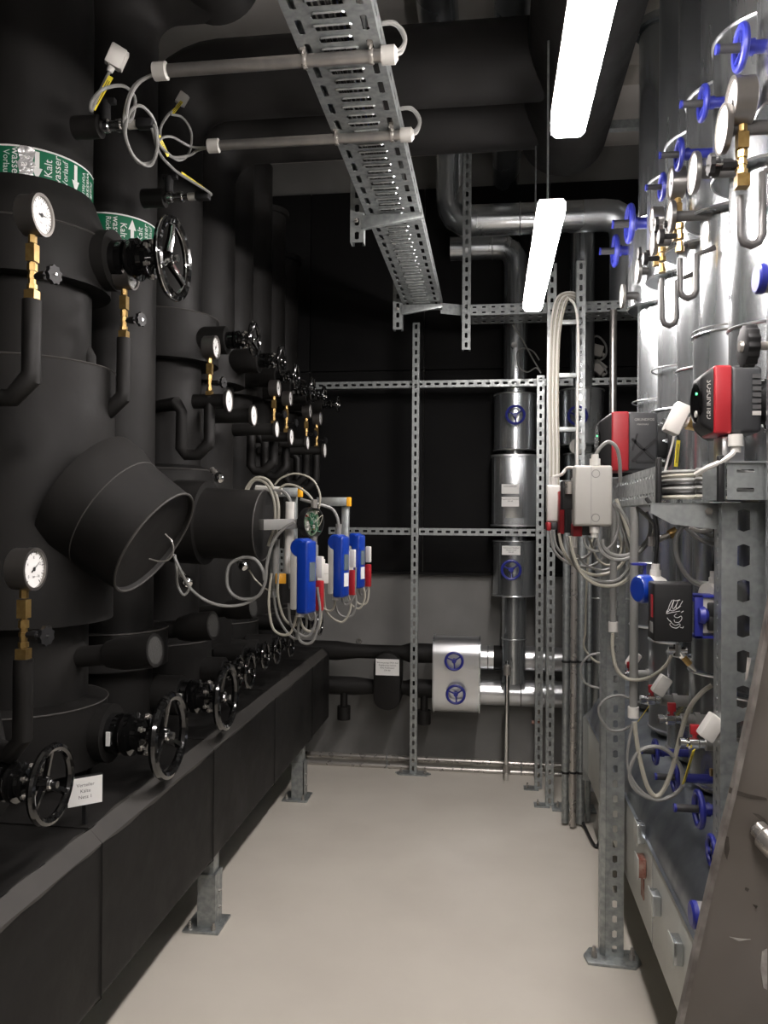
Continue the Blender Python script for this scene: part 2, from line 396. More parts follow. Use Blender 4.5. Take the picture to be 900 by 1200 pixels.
# horizontal strainer stub on C
e2 = at(309, 616, Y=2.75); d2 = V((1, -.03, -.04)).normalized(); s2 = e2 - d2 * .36
prof = [(-.2, 0), (-.2, .125), (.0, .125), (.03, .15), (.15, .152), (.15, .128), (.18, .126), (.36, .126), (.36, 0)]
br2 = mk('strainer_branch', MB().lathe(s2, d2, prof, 40), 'foam', C)
mk('rim', MB().torus(s2 + d2 * .36, d2, .125, .003, 40, 5), 'foam_edge', br2)
# capped stubs pointing into the aisle
def stub(p, px, py, X, L, r, parent):
    c = at(px, py, X=X); dd = V((.95, -.1, .12)).normalized()
    mb = MB(); mb.cyl(c - dd * (L + .3), c - dd * L, r * .62, n=24)
    s_ = mk('capped_stub', mb, 'foam', parent)
    mk('sleeve', MB().lathe(c - dd * L, dd, [(0, 0), (0, r * .8), (.05, r), (L, r), (L, r * .8), (L - .004, 0)], 28), 'foam', s_)
    mk('cut_end', MB().lathe(c, dd, [(0, r * .8), (.002, 0)], 24), 'foam_cut', s_)
stub(0, 182, 762, -.95, .15, .049, B); stub(0, 250, 733, -.98, .13, .052, C); stub(0, 297, 712, -.98, .12, .045, D)
# green flow-marking tape bands
def band(i, z0, z1, parent, words, up):
    x, y, r = RX[i], RY[i], RR[i] + .0012
    b = mk('tape_band', MB().lathe((x, y, z0), UZ, [(0, r - .001), (0, r), (z1 - z0, r), (z1 - z0, r - .001)], 48), 'green', parent, label='green flow tape with white arrows and the words Kalt wasser')
    ed = MB()
    for z in (z0 + .002, z1 - .002): ed.lathe((x, y, z - .0025), UZ, [(0, r + .0004), (.005, r + .0004)], 48)
    mk('white_edge', ed, 'paper', b)
    H = z1 - z0; zc = (z0 + z1) / 2
    def wrap(vs, fs, a0, nm='printed_word', mt='paper', dr=.0008):                         # local x (along the girth) and z
        if not (-PI * 1.05 < a0 < .35): return
        mb = MB(); mb.add([V((x + (r + dr) * math.cos(a0 + q[0] / r), y + (r + dr) * math.sin(a0 + q[0] / r), zc + q[1])) for q in vs], fs); mk(nm, mb, mt, b)
    base = -PI / 2
    for k in range(-4, 7):
        a0 = base - .28 + k * .115 / r
        flip = (k % 2 == 0)
        for j, (wd, s_) in enumerate(zip(words, (.031, .031, .024))):
            if k == 0 and i == 0 and j == 0: continue
            vs, fs = textmesh(wd, s_)
            off = (-.027 + j * .0245)
            if flip: vs = [(off - q[1], q[0]) for q in vs]
            else: vs = [(-off + q[1], -q[0]) for q in vs]
            wrap(vs, fs, a0)
        ah = H * .40; sg = 1 if up else -1
        vs = [(-.006, -ah * sg), (.006, -ah * sg), (.006, ah * .15 * sg), (.014, ah * .15 * sg), (0, ah * sg), (-.014, ah * .15 * sg), (-.006, ah * .15 * sg)]
        wrap(vs, [(0, 1, 2, 6)] + [(5, 3, 4)] if up else [(6, 2, 1, 0), (4, 3, 5)], a0 + .0575 / r, 'printed_arrow')
    if i == 0:
        a0 = base + .52; vs = []
        for k in range(9): 
            for s_ in (-1, 1): vs.append((s_ * (.02 + .004 * math.sin(k * 2.1)), -H * .5 + H * k / 8))
        wrap(vs, [(2 * k, 2 * k + 1, 2 * k + 3, 2 * k + 2) for k in range(8)], a0, 'torn_patch', 'silver_tape', .0016)
band(0, Z0(213, 0, -.18), Z0(171, 0, -.18), A, ('Kalt', 'wasser', 'Vorlauf'), False)
band(1, Z0(287, 1, -.15), Z0(250, 1, -.15), B, ('Kalt', 'wasser', 'Rücklauf'), True)
# ================================================================ HANDWHEEL VALVES
def wheel(mb, c, ax, R, r, ns=3, dish=.3, start=90, hubr=.2):
    x, y, z = frame(ax); c = V(c)
    mb.torus(c, ax, R - r, r, 36, 8)
    hc = c - z * R * dish * .5
    mb.lathe(hc - z * R * .1, ax, [(0, 0), (0, R * hubr), (R * .22, R * hubr * .85), (R * .22, 0)], 16)
    for k in range(ns):
        a = math.radians(start) + 2 * PI * k / ns; dr = x * math.cos(a) + y * math.sin(a)
        tg = z.cross(dr)
        p0 = hc + dr * R * .12; p1 = c + dr * (R - r)
        vs = []
        for p, wd in ((p0, R * .11), (hc.lerp(c, .5) + dr * R * .5, R * .07), (p1, R * .10)):
            vs += [p - tg * wd - z * r * .5, p + tg * wd - z * r * .5, p + tg * wd * .6 + z * r * .5, p - tg * wd * .6 + z * r * .5]
        fs = []
        for q in range(2):
            for k2 in range(4): fs.append((q * 4 + k2, q * 4 + (k2 + 1) % 4, q * 4 + 4 + (k2 + 1) % 4, q * 4 + 4 + k2))
        mb.add(vs, fs)
    return mb
def black_valve(px, py, X, R, L, label, sleeve=.07, tag=False, group='black handwheel valves on the left risers', detail=True):
    c = at(px, py, X=X)
    t = thing('handwheel_valve', label, 'valve', c - UX * L, group)
    wv = mk('handwheel', wheel(MB(), c, UX, R, R * .11), 'black_gloss', t)
    mk('spindle', MB().lathe(c - UX * .06, UX, [(0, 0), (0, R * .12), (.06, R * .12), (.062, R * .09), (.075, R * .09), (.075, 0)], 8), 'chrome', wv)
    bd = MB(); q = R
    bd.lathe(c - UX * (q * 1.1), UX, [(0, 0), (0, q * .42), (q * .12, q * .5), (q * .26, q * .5), (q * .3, q * .36), (q * .42, q * .34), (q * .46, q * .46), (q * .58, q * .46), (q * .62, q * .2), (q * 1.0, q * .16), (q * 1.0, 0)], 24)
    mk('bonnet', bd, 'black_gloss', t)
    if detail:
        bolts(t, 'steel', [(c - UX * q * .56 + V((0, math.cos(a), math.sin(a))) * q * .42, UX, q * .07, q * .07) for a in [PI / 6 + k * PI / 3 for k in range(6)]])
    b2 = MB().lathe(c - UX * (q * 1.1 + L * .16), UX, [(0, 0), (0, q * .46), (L * .15, q * .48), (L * .15, 0)], 20); mk('valve_neck', b2, 'black_gloss', t)
    mk('foam_sleeve', MB().lathe(c - UX * L, UX, [(0, 0), (0, sleeve), (L - q * 1.1 - L * .1, sleeve), (L - q * 1.1 - L * .1, q * .3)], 28), 'foam', t)
    if tag:
        p = c - UX * (q * 1.1 + L * .05) + V((0, -q * .49, 0))
        mk('type_tag', MB().obox(p, UX * .006, UY * .002, UZ * .02), 'paper', t)
    return t
GU = 'black handwheel valves at the top of the left risers'
GL = 'black handwheel valves in a row above the black header'
V1_ = black_valve(203, 303, -.93, .124, .42, 'large chrome-edged black handwheel beside the lower green tape band', .088, group=GU)
mk('chrome_edge', MB().torus(at(203, 303, X=-.924), UX, .1185, .0022, 40, 6).torus(at(203, 303, X=-.922), UX, .098, .0018, 40, 6), 'chrome', V1_)
for k_ in range(3):
    a_ = math.radians(90 + 120 * k_); dd_ = V((0, -math.cos(a_), math.sin(a_))); c_ = at(203, 303, X=-.922)
    mk('polished_spoke', MB().tube([c_ - UX * .012 + dd_ * .02, c_ - UX * .004 + dd_ * .06, c_ + dd_ * .1], .006, n=8, sub=4, rs=[.009 - .0005 * q_ for q_ in range(9)]), 'chrome', V1_)
# polished inner edge of that wheel
black_valve(298, 398, -.93, .072, .30, 'small black handwheel valve beside the wide collar of the third riser', .055, group=GU)
black_valve(330, 422, -.93, .068, .28, 'second small black handwheel in the upper receding row', .055, group=GU)
black_valve(347, 441, -.93, .062, .26, 'third small black handwheel in the upper receding row', .05, group=GU, detail=False)
black_valve(366, 456, -.9, .068, .3, 'fourth small black handwheel in the upper receding row', .05, group=GU, detail=False)
black_valve(380, 464, -.88, .055, .32, 'fifth small black handwheel in the upper receding row', .04, group=GU, detail=False)
black_valve(396, 474, -.84, .046, .36, 'last and smallest black handwheel at the far end of the upper row', .035, group=GU, detail=False)
black_valve(60, 919, -.95, .089, .36, 'black handwheel low at the left edge beside the white sign', .09, tag=True, group=GL)
black_valve(198, 862, -.93, .127, .36, 'large black handwheel in front of the frontmost riser foot, standing proud of the header edge', .085, tag=True, group=GL)
black_valve(265, 817, -.93, .119, .34, 'second large black handwheel above the header edge', .07, tag=True, group=GL)
black_valve(279, 788, -1.0, .07, .25, 'small black handwheel partly hidden behind the second large one', .05, group=GL)
black_valve(293, 786, -.95, .073, .25, 'third black handwheel from the front with an open rim, above the header', .05, group=GL)
black_valve(311, 768, -.97, .062, .22, 'fourth black handwheel along the header, under the hanging cable loops', .045, group=GL, detail=False)
black_valve(325, 762, -.96, .062, .22, 'fifth black handwheel along the header, under the hanging cable loops', .045, group=GL, detail=False)
black_valve(341, 755, -.95, .062, .22, 'sixth black handwheel along the header, below the nearest blue meter', .045, group=GL, detail=False)
black_valve(375, 731, -.86, .06, .36, 'black handwheel hanging low behind the middle blue meter', .04, group=GL, detail=False)
# sign on the header
p = at(100, 927, X=-1.0); sg = thing('sign_holder', 'small white printed sign standing on the black header beside the leftmost handwheel', 'sign', (p.x, p.y, .722))
u = V((.75, .66, 0)).normalized(); nn = V((.66, -.75, 0)).normalized()
mk('stem', MB().box((p.x - .015, p.y + .012, .722), (p.x - .005, p.y + .022, p.z)), 'black_plastic', sg)
mk('holder', MB().obox(p - nn * .008, u * .043, nn * .007, UZ * .036), 'black_plastic', sg, bev=.002)
mk('card', MB().obox(p, u * .041, nn * .001, UZ * .034), 'paper', sg)
tb = MB()
for k, s_ in enumerate(('Verteiler', 'Kälte', 'Netz 1')): textplane(tb, s_, .012, p + nn * .0015 + UZ * (.016 - k * .015), u, UZ)
mk('print', tb, 'grey_ink', sg)
# ================================================================ GAUGES
def gauge(px, py, X, r, label, ax=UX, stem=.17, tail=None, knob=1, needle=30, group='pressure gauges on brass fittings along the left risers', depth=1.1, mats=('case_steel', 'brass'), fine=True, glass=True):
    c = at(px, py, X=X); x, y, z = frame(ax); side = ax
    t = thing('pressure_gauge', label, 'gauge', c - UZ * (r + stem), group)
    cs = mk('case', MB().lathe(c - z * r * depth, z, [(0, 0), (0, r * .9), (r * .06, r * .97), (r * depth * .7, r * .97), (r * depth * .7, r), (r * depth, r), (r * depth, r * .86), (r * (depth - .12), r * .86)], 32), mats[0], t)
    mk('dial', MB().lathe(c - z * r * .12, z, [(0, r * .88), (.0005, 0)], 32), 'dial', t)
    nb = MB(); a = math.radians(needle); nd = x * math.cos(a) + y * math.sin(a); tg = z.cross(nd); o = c - z * r * .08
    nb.add([o - nd * r * .25 - tg * r * .05, o - nd * r * .25 + tg * r * .05, o + nd * r * .62], [(0, 1, 2)]); nb.lathe(o, z, [(0, r * .1), (.001, r * .1), (.001, 0)], 12)
    mk('needle', nb, 'ink', t)
    if fine:
        tk = MB()
        for k in range(28):
            a = math.radians(-50 + k * 280 / 27); dr = x * math.cos(a) + y * math.sin(a); tg = z.cross(dr); L0 = .68 if k % 3 == 0 else .75
            tk.obox(c - z * (r * .11) + dr * r * (L0 + .83) / 2, dr * r * (.83 - L0) / 2, tg * r * .008 * (2 if k % 3 == 0 else 1), z * .0003)
        for k in range(5):
            a = math.radians(220 - k * 65); textplane(tk, str(k * 4), r * .2, c - z * r * .105 + (x * math.cos(a) + y * math.sin(a)) * r * .53, x, y)
        textplane(tk, 'bar', r * .17, c - z * r * .105 - y * r * .35, x, y)
        mk('scale_print', tk, 'ink', t)
    if glass: mk('glass_pane', MB().lathe(c - z * r * .03, z, [(0, r * .88), (0, 0)], 32), 'glass', t)
    b = c - z * r * depth * .55 - UZ * r * .95
    fit = MB(); k = r / .05; h = stem; wd = .011 * k ** .5
    def hexb(z0, z1, rr): fit.lathe(b - UZ * z0 * h, -UZ, [(0, 0), (0, rr), ((z1 - z0) * h, rr), ((z1 - z0) * h, 0)], 6)
    hexb(0, .12, wd * .9)
    fit.obox(b - UZ * h * .27, V((wd, 0, 0)), V((0, wd, 0)), UZ * h * .13)
    hexb(.40, .44, wd * .7); hexb(.43, .54, wd * 1.05); hexb(.54, .74, wd * .75); hexb(.60, .66, wd * .95); hexb(.74, .81, wd * 1.05)
    fit.cyl(b - UZ * h * .8, b - UZ * h * .86, wd * .7, n=10)
    fit.obox(b - UZ * h * .93, V((wd * 1.15, 0, 0)), V((0, wd * 1.15, 0)), UZ * h * .1)
    mk('brass_fitting', fit, mats[1], t, sharp=25)
    if knob:
        kc = b - UZ * h * .63; kb = MB(); kd = V((ax.x * .97, -.2, 0)).normalized() if knob == 1 else V((ax.x, 0, 0))
        kb.cyl(kc + kd * wd, kc + kd * wd * 2.4, wd * .7, n=6); kb.cyl(kc + kd * wd * 2, kc + kd * wd * 3.6, wd * 1.0, n=6)
        vv = mk('shutoff_valve', kb, 'black_plastic', t)
        kb = MB().cyl(kc + kd * wd * 3.4, kc + kd * wd * 6, wd * .25, n=8); mk('stem', kb, 'steel', vv)
        kx, ky, kz = frame(kd); kv = MB(); pr = []
        nl = 9
        for q in range(nl * 2):
            a = PI * q / nl; rr = wd * (2.1 if q % 2 else 1.75); pr.append((rr * math.cos(a), rr * math.sin(a)))
        kv.prism(pr, kc + kd * wd * 5.2, kx, ky, kz * wd * .9); mk('knob', kv, 'black_plastic', vv)
        kv = MB().lathe(kc + kd * wd * 6.1, kd, [(0, 0), (0, wd * .28), (wd * .3, wd * .28), (wd * .3, 0)], 6); mk('nut', kv, 'chrome', vv)
    if tail:
        tb = MB(); e = b - UZ * h; pts = [e + UZ * .004] + [e + V(q) for q in tail]
        tb.tube(pts, .021, n=14, smooth=False); mk('foam_tail', tb, 'foam', t)
    return c
T1 = [(0, 0, -.16), (0, .0, -.17), (-.045, 0, -.215), (-.09, 0, -.215), (-.11, .0, -.19), (-.11, 0, -.05), (-.13, 0, -.02), (-.3, .1, -.02)]
gauge(51, 252, -1.0, .047, 'upper left stainless pressure gauge above the brass fitting, under the green band', stem=.15, tail=T1, needle=5, depth=1.0)
gauge(42, 667, -.98, .047, 'lower left stainless pressure gauge in front of the thick riser', stem=.155, tail=[(0, 0, -.17), (-.04, .02, -.21), (-.1, .05, -.21), (-.12, .05, -.1), (-.25, .1, -.05)], needle=35, depth=1.05)
gauge(156, 322, -1.06, .045, 'pressure gauge mostly hidden behind the large chrome-edged handwheel', stem=.15, tail=T1, needle=0)
gauge(254, 407, -1.03, .044, 'third pressure gauge from the front, in front of the wide black collar', stem=.15, tail=T1, needle=60)
gauge(327, 455, -1.0, .040, 'fourth pressure gauge from the front, small, among the brass fittings', stem=.14, tail=T1, needle=80, fine=False)
gauge(341, 467, -1.0, .038, 'fifth pressure gauge from the front, small, among the brass fittings', stem=.14, tail=T1, needle=100, fine=False)
gauge(364, 482, -.97, .038, 'sixth pressure gauge from the front, small, among the brass fittings', stem=.14, tail=T1, needle=120, fine=False)
gauge(376, 490, -.95, .040, 'last pressure gauge at the far end of the left rank', stem=.14, tail=T1, needle=90, fine=False)
def thermo(px, py, X, r, label, ax=UX, L=.14, rr=.022, m='foam', group='dial thermometers on black pockets along the left risers', needle=50, cm='case_steel'):
    c = at(px, py, X=X); x, y, z = frame(ax)
    t = thing('dial_thermometer', label, 'thermometer', c - z * L, group)
    mk('pocket', MB().cyl(c - z * L, c - z * .012, rr, n=20), m, t)
    mk('case', MB().lathe(c - z * .013, z, [(0, 0), (0, r * .95), (.004, r), (.013, r), (.013, r * .9), (.009, r * .9)], 28), cm, t)
    mk('dial', MB().lathe(c - z * .003, z, [(0, r * .9), (.0005, 0)], 28), 'dial', t)
    a = math.radians(needle); nd = x * math.cos(a) + y * math.sin(a); tg = z.cross(nd); o = c - z * .001
    mk('needle', MB().add([o - nd * r * .2 - tg * r * .05, o - nd * r * .2 + tg * r * .05, o + nd * r * .6], [(0, 1, 2)]), 'ink', t)
thermo(269, 470, -.98, .043, 'white dial thermometer right of the third gauge fitting', rr=.028)
thermo(298, 487, -.95, .043, 'white dial thermometer on a thick black pocket, second in the row', L=.2, rr=.03)
thermo(325, 503, -.93, .036, 'third small white dial thermometer below the brass fittings', L=.2, rr=.026)
thermo(342, 512, -.92, .038, 'fourth small white dial thermometer below the brass fittings')
thermo(361, 519, -.90, .034, 'fifth small white dial thermometer below the brass fittings')
thermo(381, 528, -.86, .038, 'last small white dial thermometer at the far end of the left rank', L=.36)
mk_w = cable_wire = MB().tube([e + d * .002 + (at(px, py, Y=2.12) - at(182, 636, Y=2.12)) for px, py in ((193, 625), (201, 634), (203, 646), (198, 655), (188, 658), (174, 655))], .0022, n=5)
mk('pull_wire', cable_wire, 'steel', br)
# ================================================================ CABLE TRAY ALONG THE AISLE
def strut(a, b, face, wd=.041, dp=.041, pitch=.05, m='zinc', name='strut_post', parent=None, label=None, cat=None, group=None, back=True):
    """slotted C channel from a to b: the slotted web looks along face, flanges behind it"""
    a = V(a); b = V(b); u = (b - a).normalized(); L = (b - a).length; f = V(face).normalized(); v = f.cross(u).normalized()
    mb = MB(); nx = max(2, round(L / pitch))
    mb.slotcells(a - v * wd / 2 - f * .003, u, v, f, L, wd, nx, 1, .58, .34, .003)
    if back:
        for sg in (-1, 1):
            mb.obox(a + u * L / 2 + v * sg * (wd / 2 - .001) - f * (dp / 2 + .003), u * L / 2, v * .001, f * dp / 2)
            mb.obox(a + u * L / 2 + v * sg * (wd / 2 - .005) - f * (dp + .002), u * L / 2, v * .005, f * .001)
    return mk(name, mb, m, parent, label, cat, group)
ty0, ty1, tz, tx0, tx1 = .9, 4.28, 2.62, -.465, -.265
tray = thing('cable_tray', 'long perforated galvanised cable tray running overhead toward the back wall', 'cable tray', ((tx0 + tx1) / 2, 2.6, tz))
n = int((ty1 - ty0) / .045); W = tx1 - tx0
mb = MB(); mb.slotcells((tx0 + .05, ty0, tz), UY, UX, UZ, ty1 - ty0, W - .1, n, 1, .44, .84, .0015); mk('centre_plate', mb, 'zinc', tray)
for k, x in enumerate((tx0, tx1 - .05)):
    mb = MB(); mb.slotcells((x, ty0, tz), UY, UX, UZ, ty1 - ty0, .05, n // 2, 1, .62, .30, .0015); mk('edge_plate', mb, 'zinc', tray)
for k, (x, sg) in enumerate(((tx0, 1), (tx1, -1))):
    mb = MB(); mb.slotcells((x, ty0, tz), UY, UZ, UX * sg, ty1 - ty0, .055, n // 2, 1, .5, .16, .0015)
    mb.box((min(x, x + sg * .012), ty0, tz + .054), (max(x, x + sg * .012), ty1, tz + .056)); mk('side_rail', mb, 'zinc', tray)
mb = MB()
for i in range(n):
    y = ty0 + (ty1 - ty0) * (i + .5) / n; h = .045 if i % 2 else .036
    xm = (tx0 + tx1) / 2
    mb.tube([(xm - h, y - .010, tz), (xm - h + .004, y - .016, tz - .002), (xm, y - .0175, tz - .003), (xm + h - .004, y - .016, tz - .002), (xm + h, y - .010, tz)], .003, n=4, smooth=False)
mk('embossed_rib', mb, 'zinc', tray, kind='stuff')
tc = thing('cable_bundle', 'black cables lying inside the long overhead cable tray', 'cable', (-.36, 2.6, tz + .003))
for k in range(9):
    mk('cable', MB().tube([(tx0 + .045 + k * .0145 + .002 * math.sin(y * 3 + k), y, tz + .010 + .003 * (k % 2)) for y in (ty0, 1.6, 2.3, 3.0, 3.6, ty1)], .0055, n=5, sub=2), 'cable_black', tc)
mk('blue_cable', MB().tube([(-.33, ty0, tz + .022), (-.34, 1.6, tz + .022), (-.36, 2.3, tz + .022)], .006, n=5), 'blue_meter', tc)
def hanger(px0, py1, Yh, label):
    X = at(px0, py1, Y=Yh).x; zb = at(px0, py1, Y=Yh).z
    t = thing('tray_hanger', label, 'bracket', (X, Yh, zb), 'slotted hangers carrying the long overhead tray')
    strut((X, Yh, zb), (X, Yh, CZ), -UY, wd=.05, parent=t, name='slotted_post')
    mk('end_cap_plate', MB().box((X - .03, Yh - .01, CZ - .006), (X + .03, Yh + .06, CZ)), 'zinc', t)
    ar = MB(); z = tz - .012
    ar.prism([(X + .02, z), (X + .02, z - .05), (X + .06, z - .045), (tx1 + .01, z - .018), (tx1 + .01, z)], (0, Yh - .012, 0), UX, UZ, UY * .02)
    mk('cantilever_arm', ar, 'zinc', t, bev=.001); bolts(t, 'steel', [((X, Yh - .012, z - .02), -UY, .008, .008)])
hanger(418, 284, 2.88, 'slotted hanger beside the middle of the overhead cable tray')
hanger(466, 386, 4.12, 'slotted hanger at the far end of the long overhead cable tray')
def conduit(pxl, pyl, Yc, label, r):
    z = tz - .018; x0 = at(pxl, pyl, Y=Yc).x; x1 = tx1 + .02
    zz = at(pxl, pyl, Y=Yc).z; z = tz - r - .002
    t = thing('conduit_tube', label, 'conduit', (x0, Yc, z), 'bright metal conduit tubes clamped crosswise under the tray')
    mk('tube', MB().lathe((x0, Yc, z), UX, [(0, r * .85), (0, r), (x1 - x0, r), (x1 - x0, r * .85)], 20), 'alu', t)
    for x in (x0, x1): mk('end_sleeve', MB().lathe((x - .02, Yc, z), UX, [(0, r * .7), (0, r * 1.4), (.032, r * 1.4), (.034, r * 1.2), (.04, r * .7)], 18), 'grey_plastic', t, bev=0)
    for x in (tx0 + .012, tx1 - .025):
        c = MB(); c.torus((x, Yc, z), UX, r + .001, .003, 20, 6, sq=2.2); c.box((x - .006, Yc - r - .012, z + r - .004), (x + .006, Yc - r, z + r + .012)); c.cyl((x, Yc - r - .006, z + r - .012), (x, Yc - r - .006, z + r + .02), .0035, n=6)
        mk('pipe_clamp', c, 'steel', t)
    for k in range(2):
        o = .007 * k
        pts = [(x1 + .01, Yc, z + o), (x1 + .026, Yc + .01, z + .012 + o), (x1 + .034, Yc + .015, z + .045), (x1 + .022 - o, Yc + .01, z + .07 + o), (x1 - .005, Yc, z + .078), (x1 - .05, Yc, z + .07)]
        mk('cable_loop', MB().tube(pts, .0055, n=8), 'cable_grey', t)
    return x0, z
cx1, cz1 = conduit(190, 82, 1.87, 'nearer bright conduit tube crossing under the tray to the first sensor cables', .0155)
cx2, cz2 = conduit(252, 170, 2.27, 'farther bright conduit tube crossing under the tray to the second sensor cables', .0145)
# ---------------------------------------------------------------- second tray along the back
y2 = 4.33; x0 = -.27; x1_ = 1.35
tr2 = thing('cable_tray', 'perforated cable tray crossing along the back above the valve column', 'cable tray', (.5, y2, 2.60))
mb = MB(); mb.slotcells((x0 + .1, y2, 2.60), UX, UZ, -UY, x1_ - x0 - .1, .058, 30, 2, .42, .3, .0015); mk('side_rail', mb, 'zinc', tr2)
mb = MB(); mb.slotcells((x0 + .1, y2, 2.60), UX, UY, UZ, x1_ - x0 - .1, .2, 30, 2, .5, .4, .0015); mk('bottom_plate', mb, 'zinc', tr2)
mb = MB(); mb.slotcells((x0 + .1, y2 + .2, 2.60), UX, UZ, UY, x1_ - x0 - .1, .058, 30, 2, .42, .3, .0015); mk('side_rail', mb, 'zinc', tr2)
mb = MB(); mb.obox(V((x0 + .05, y2 - .025, 2.63)), V((.055, .028, 0)), V((.0005, -.001, 0)), UZ * .029); mk('corner_plate', mb, 'zinc', tr2)
X = at(547, 300, Y=4.3).x
strut((X, 4.29, at(547, 410, Y=4.3).z), (X, 4.29, CZ), -UY, wd=.045, name='strut_post', label='slotted hanger strut dropping from the ceiling in front of the rear tray', cat='strut')
# ================================================================ TOP LEFT SENSORS
def cable(label, pts, r, m, name='cable', group=None, cat='cable', n=7, sub=6):
    return mk(name, MB().tube(pts, r, n=n, sub=sub), m, None, label, cat, group)
def ballvalve_left(px, py, X, label, L):
    c = at(px, py, X=X)
    t = thing('sensor_tap', label, 'valve', c - UX * L, 'insulated sensor taps at the top of the left risers')
    k = .0019 * 1.1
    mk('foam_sleeve', MB().cyl(c - UX * L, c - UX * .055, .031, n=22), 'foam', t)
    mk('valve_body', MB().lathe(c - UX * .056, UX, [(0, 0), (0, .013), (.01, .019), (.026, .019), (.03, .014), (.05, .014), (.05, .018), (.062, .018), (.062, .012), (.082, .012), (.082, 0)], 12), 'chrome', t)
    mk('white_collar', MB().cyl(c + UX * .026, c + UX * .052, .0125, n=12), 'grey_plastic', t)
    mk('black_plug', MB().obox(c + UX * .075, UX * .024, UY * .014, UZ * .013), 'black_plastic', t, bev=.004)
    mk('lever_hood', MB().cyl(c - UX * .04 + UZ * .015, c - UX * .043 + UZ * .07, .0135, .016, n=12).obox(c - UX * .038 + UZ * .068, UX * .026, UY * .009, UZ * .008), 'black_plastic', t, bev=.003)
    return c
c1 = ballvalve_left(140, 147, -1.02, 'upper sensor tap with black lever beside the frontmost riser', .13)
c2 = ballvalve_left(212, 231, -1.02, 'lower sensor tap with black lever above the large chrome-edged handwheel', .13)
def sensorbox(px, py, X, s, rot, label, gl):
    c = at(px, py, X=X); R = Matrix.Rotation(rot, 3, 'Y') @ Matrix.Rotation(.5, 3, 'Z')
    t = thing('sensor_box', label, 'sensor', c, 'white sensor boxes at the top of the left risers')
    mk('housing', MB().obox(c, R @ V((s * .62, 0, 0)), R @ V((0, s * .5, 0)), R @ V((0, 0, s * .8))), 'white_plastic', t, bev=s * .12)
    mk('lid', MB().obox(c + R @ V((s * .68, 0, 0)), R @ V((s * .1, 0, 0)), R @ V((0, s * .46, 0)), R @ V((0, 0, s * .72))), 'white_plastic', t, bev=s * .06)
    g_ = c + R @ V((0, 0, -s * .8)); mk('cable_gland', MB().cyl(g_, c + R @ V((0, 0, -s * 1.25)), s * .3, s * .24, n=12), 'white_plastic', t)
    return c, c + R @ V((0, 0, -s * 1.25))
b1, g1 = sensorbox(136, 67, -1.0, .034, .45, 'larger white sensor box beside the top of the frontmost riser', 1)
b2, g2 = sensorbox(213, 116, -1.0, .024, .55, 'smaller white sensor box right of the first, near the second conduit', 1)
def tag(a, b, label, wd=.009):
    a = V(a); b = V(b); u = (b - a); L = u.length; u.normalize(); s = u.cross(V((.55, -.83, 0))).normalized(); nn = u.cross(s)
    t = thing('cable_tag', label, 'tag', a.lerp(b, .5), 'yellow cable tags')
    mk('tag_strip', MB().obox(a.lerp(b, .5), u * L / 2, s * wd / 2, nn * .001), 'yellow', t)
    mb = MB()
    for q in (-1, 1): mb.obox(a.lerp(b, .5) + s * q * wd * .18, u * L * .36, s * wd * .06, nn * .0013)
    mk('print', mb, 'ink', t)
q = lambda px, py, X=-.99: at(px, py, X=X)
tag(q(130, 90), q(109, 128), 'yellow tag hanging below the larger white sensor box', .012)
tag(q(213, 119, -.97), q(201, 134, -.97), 'short yellow tag on the front of the smaller white sensor box', .010)
tag(q(186, 159, -.93), q(197, 183, -.93), 'yellow tag on the looped cables left of the second conduit', .009)
tag(q(213, 203, -.93), q(246, 226, -.93), 'yellow tag on the cable above the lower sensor tap', .010)
cable('grey cable looping from the larger sensor box to the first conduit', [g1, q(115, 112), q(107, 130), q(108, 118), q(122, 104, -.96), q(145, 101, -.95), q(158, 115, -.94), q(155, 138, -.93), q(148, 140, -.92), q(152, 115, -.9), q(165, 95, -.87), V((cx1, 1.87, cz1))], .0045, 'cable_grey')
cable('two-turn grey cable coil hanging between the white sensor boxes', [V((cx1, 1.87, cz1)), q(158, 100, -.9), q(146, 135, -.92), q(148, 165, -.92), q(162, 190, -.92), q(180, 188, -.92), q(185, 165, -.92), q(180, 140, -.92), q(165, 124, -.92), q(152, 132, -.92), q(147, 158, -.91), q(158, 185, -.91), q(176, 194, -.91), q(184, 175, -.91), q(183, 155, -.91), q(180, 147, -.92)], .0045, 'cable_grey')
cable('grey cable from the smaller sensor box looping to the second conduit', [g2, q(196, 136, -.95), q(188, 152, -.95), q(190, 172, -.94), q(202, 184, -.93), q(222, 182, -.92), q(232, 176, -.9), V((cx2, 2.27, cz2))], .0042, 'cable_grey')
cable('thin grey round cable loop between the smaller sensor box and second conduit', [q(200, 134, -.95), q(214, 138, -.95), q(224, 155, -.94), q(222, 178, -.93), q(210, 188, -.93), q(195, 178, -.93), q(186, 166, -.93), q(200, 160, -.92), q(225, 172, -.9), V((cx2, 2.27, cz2 - .004))], .0038, 'cable_grey')
cable('grey cable falling from the coil to the lower sensor tap', [q(178, 150, -.92), q(186, 178, -.92), q(200, 195, -.92), q(214, 206, -.92), q(246, 226, -.92), c2 + UX * .09], .0042, 'cable_grey')
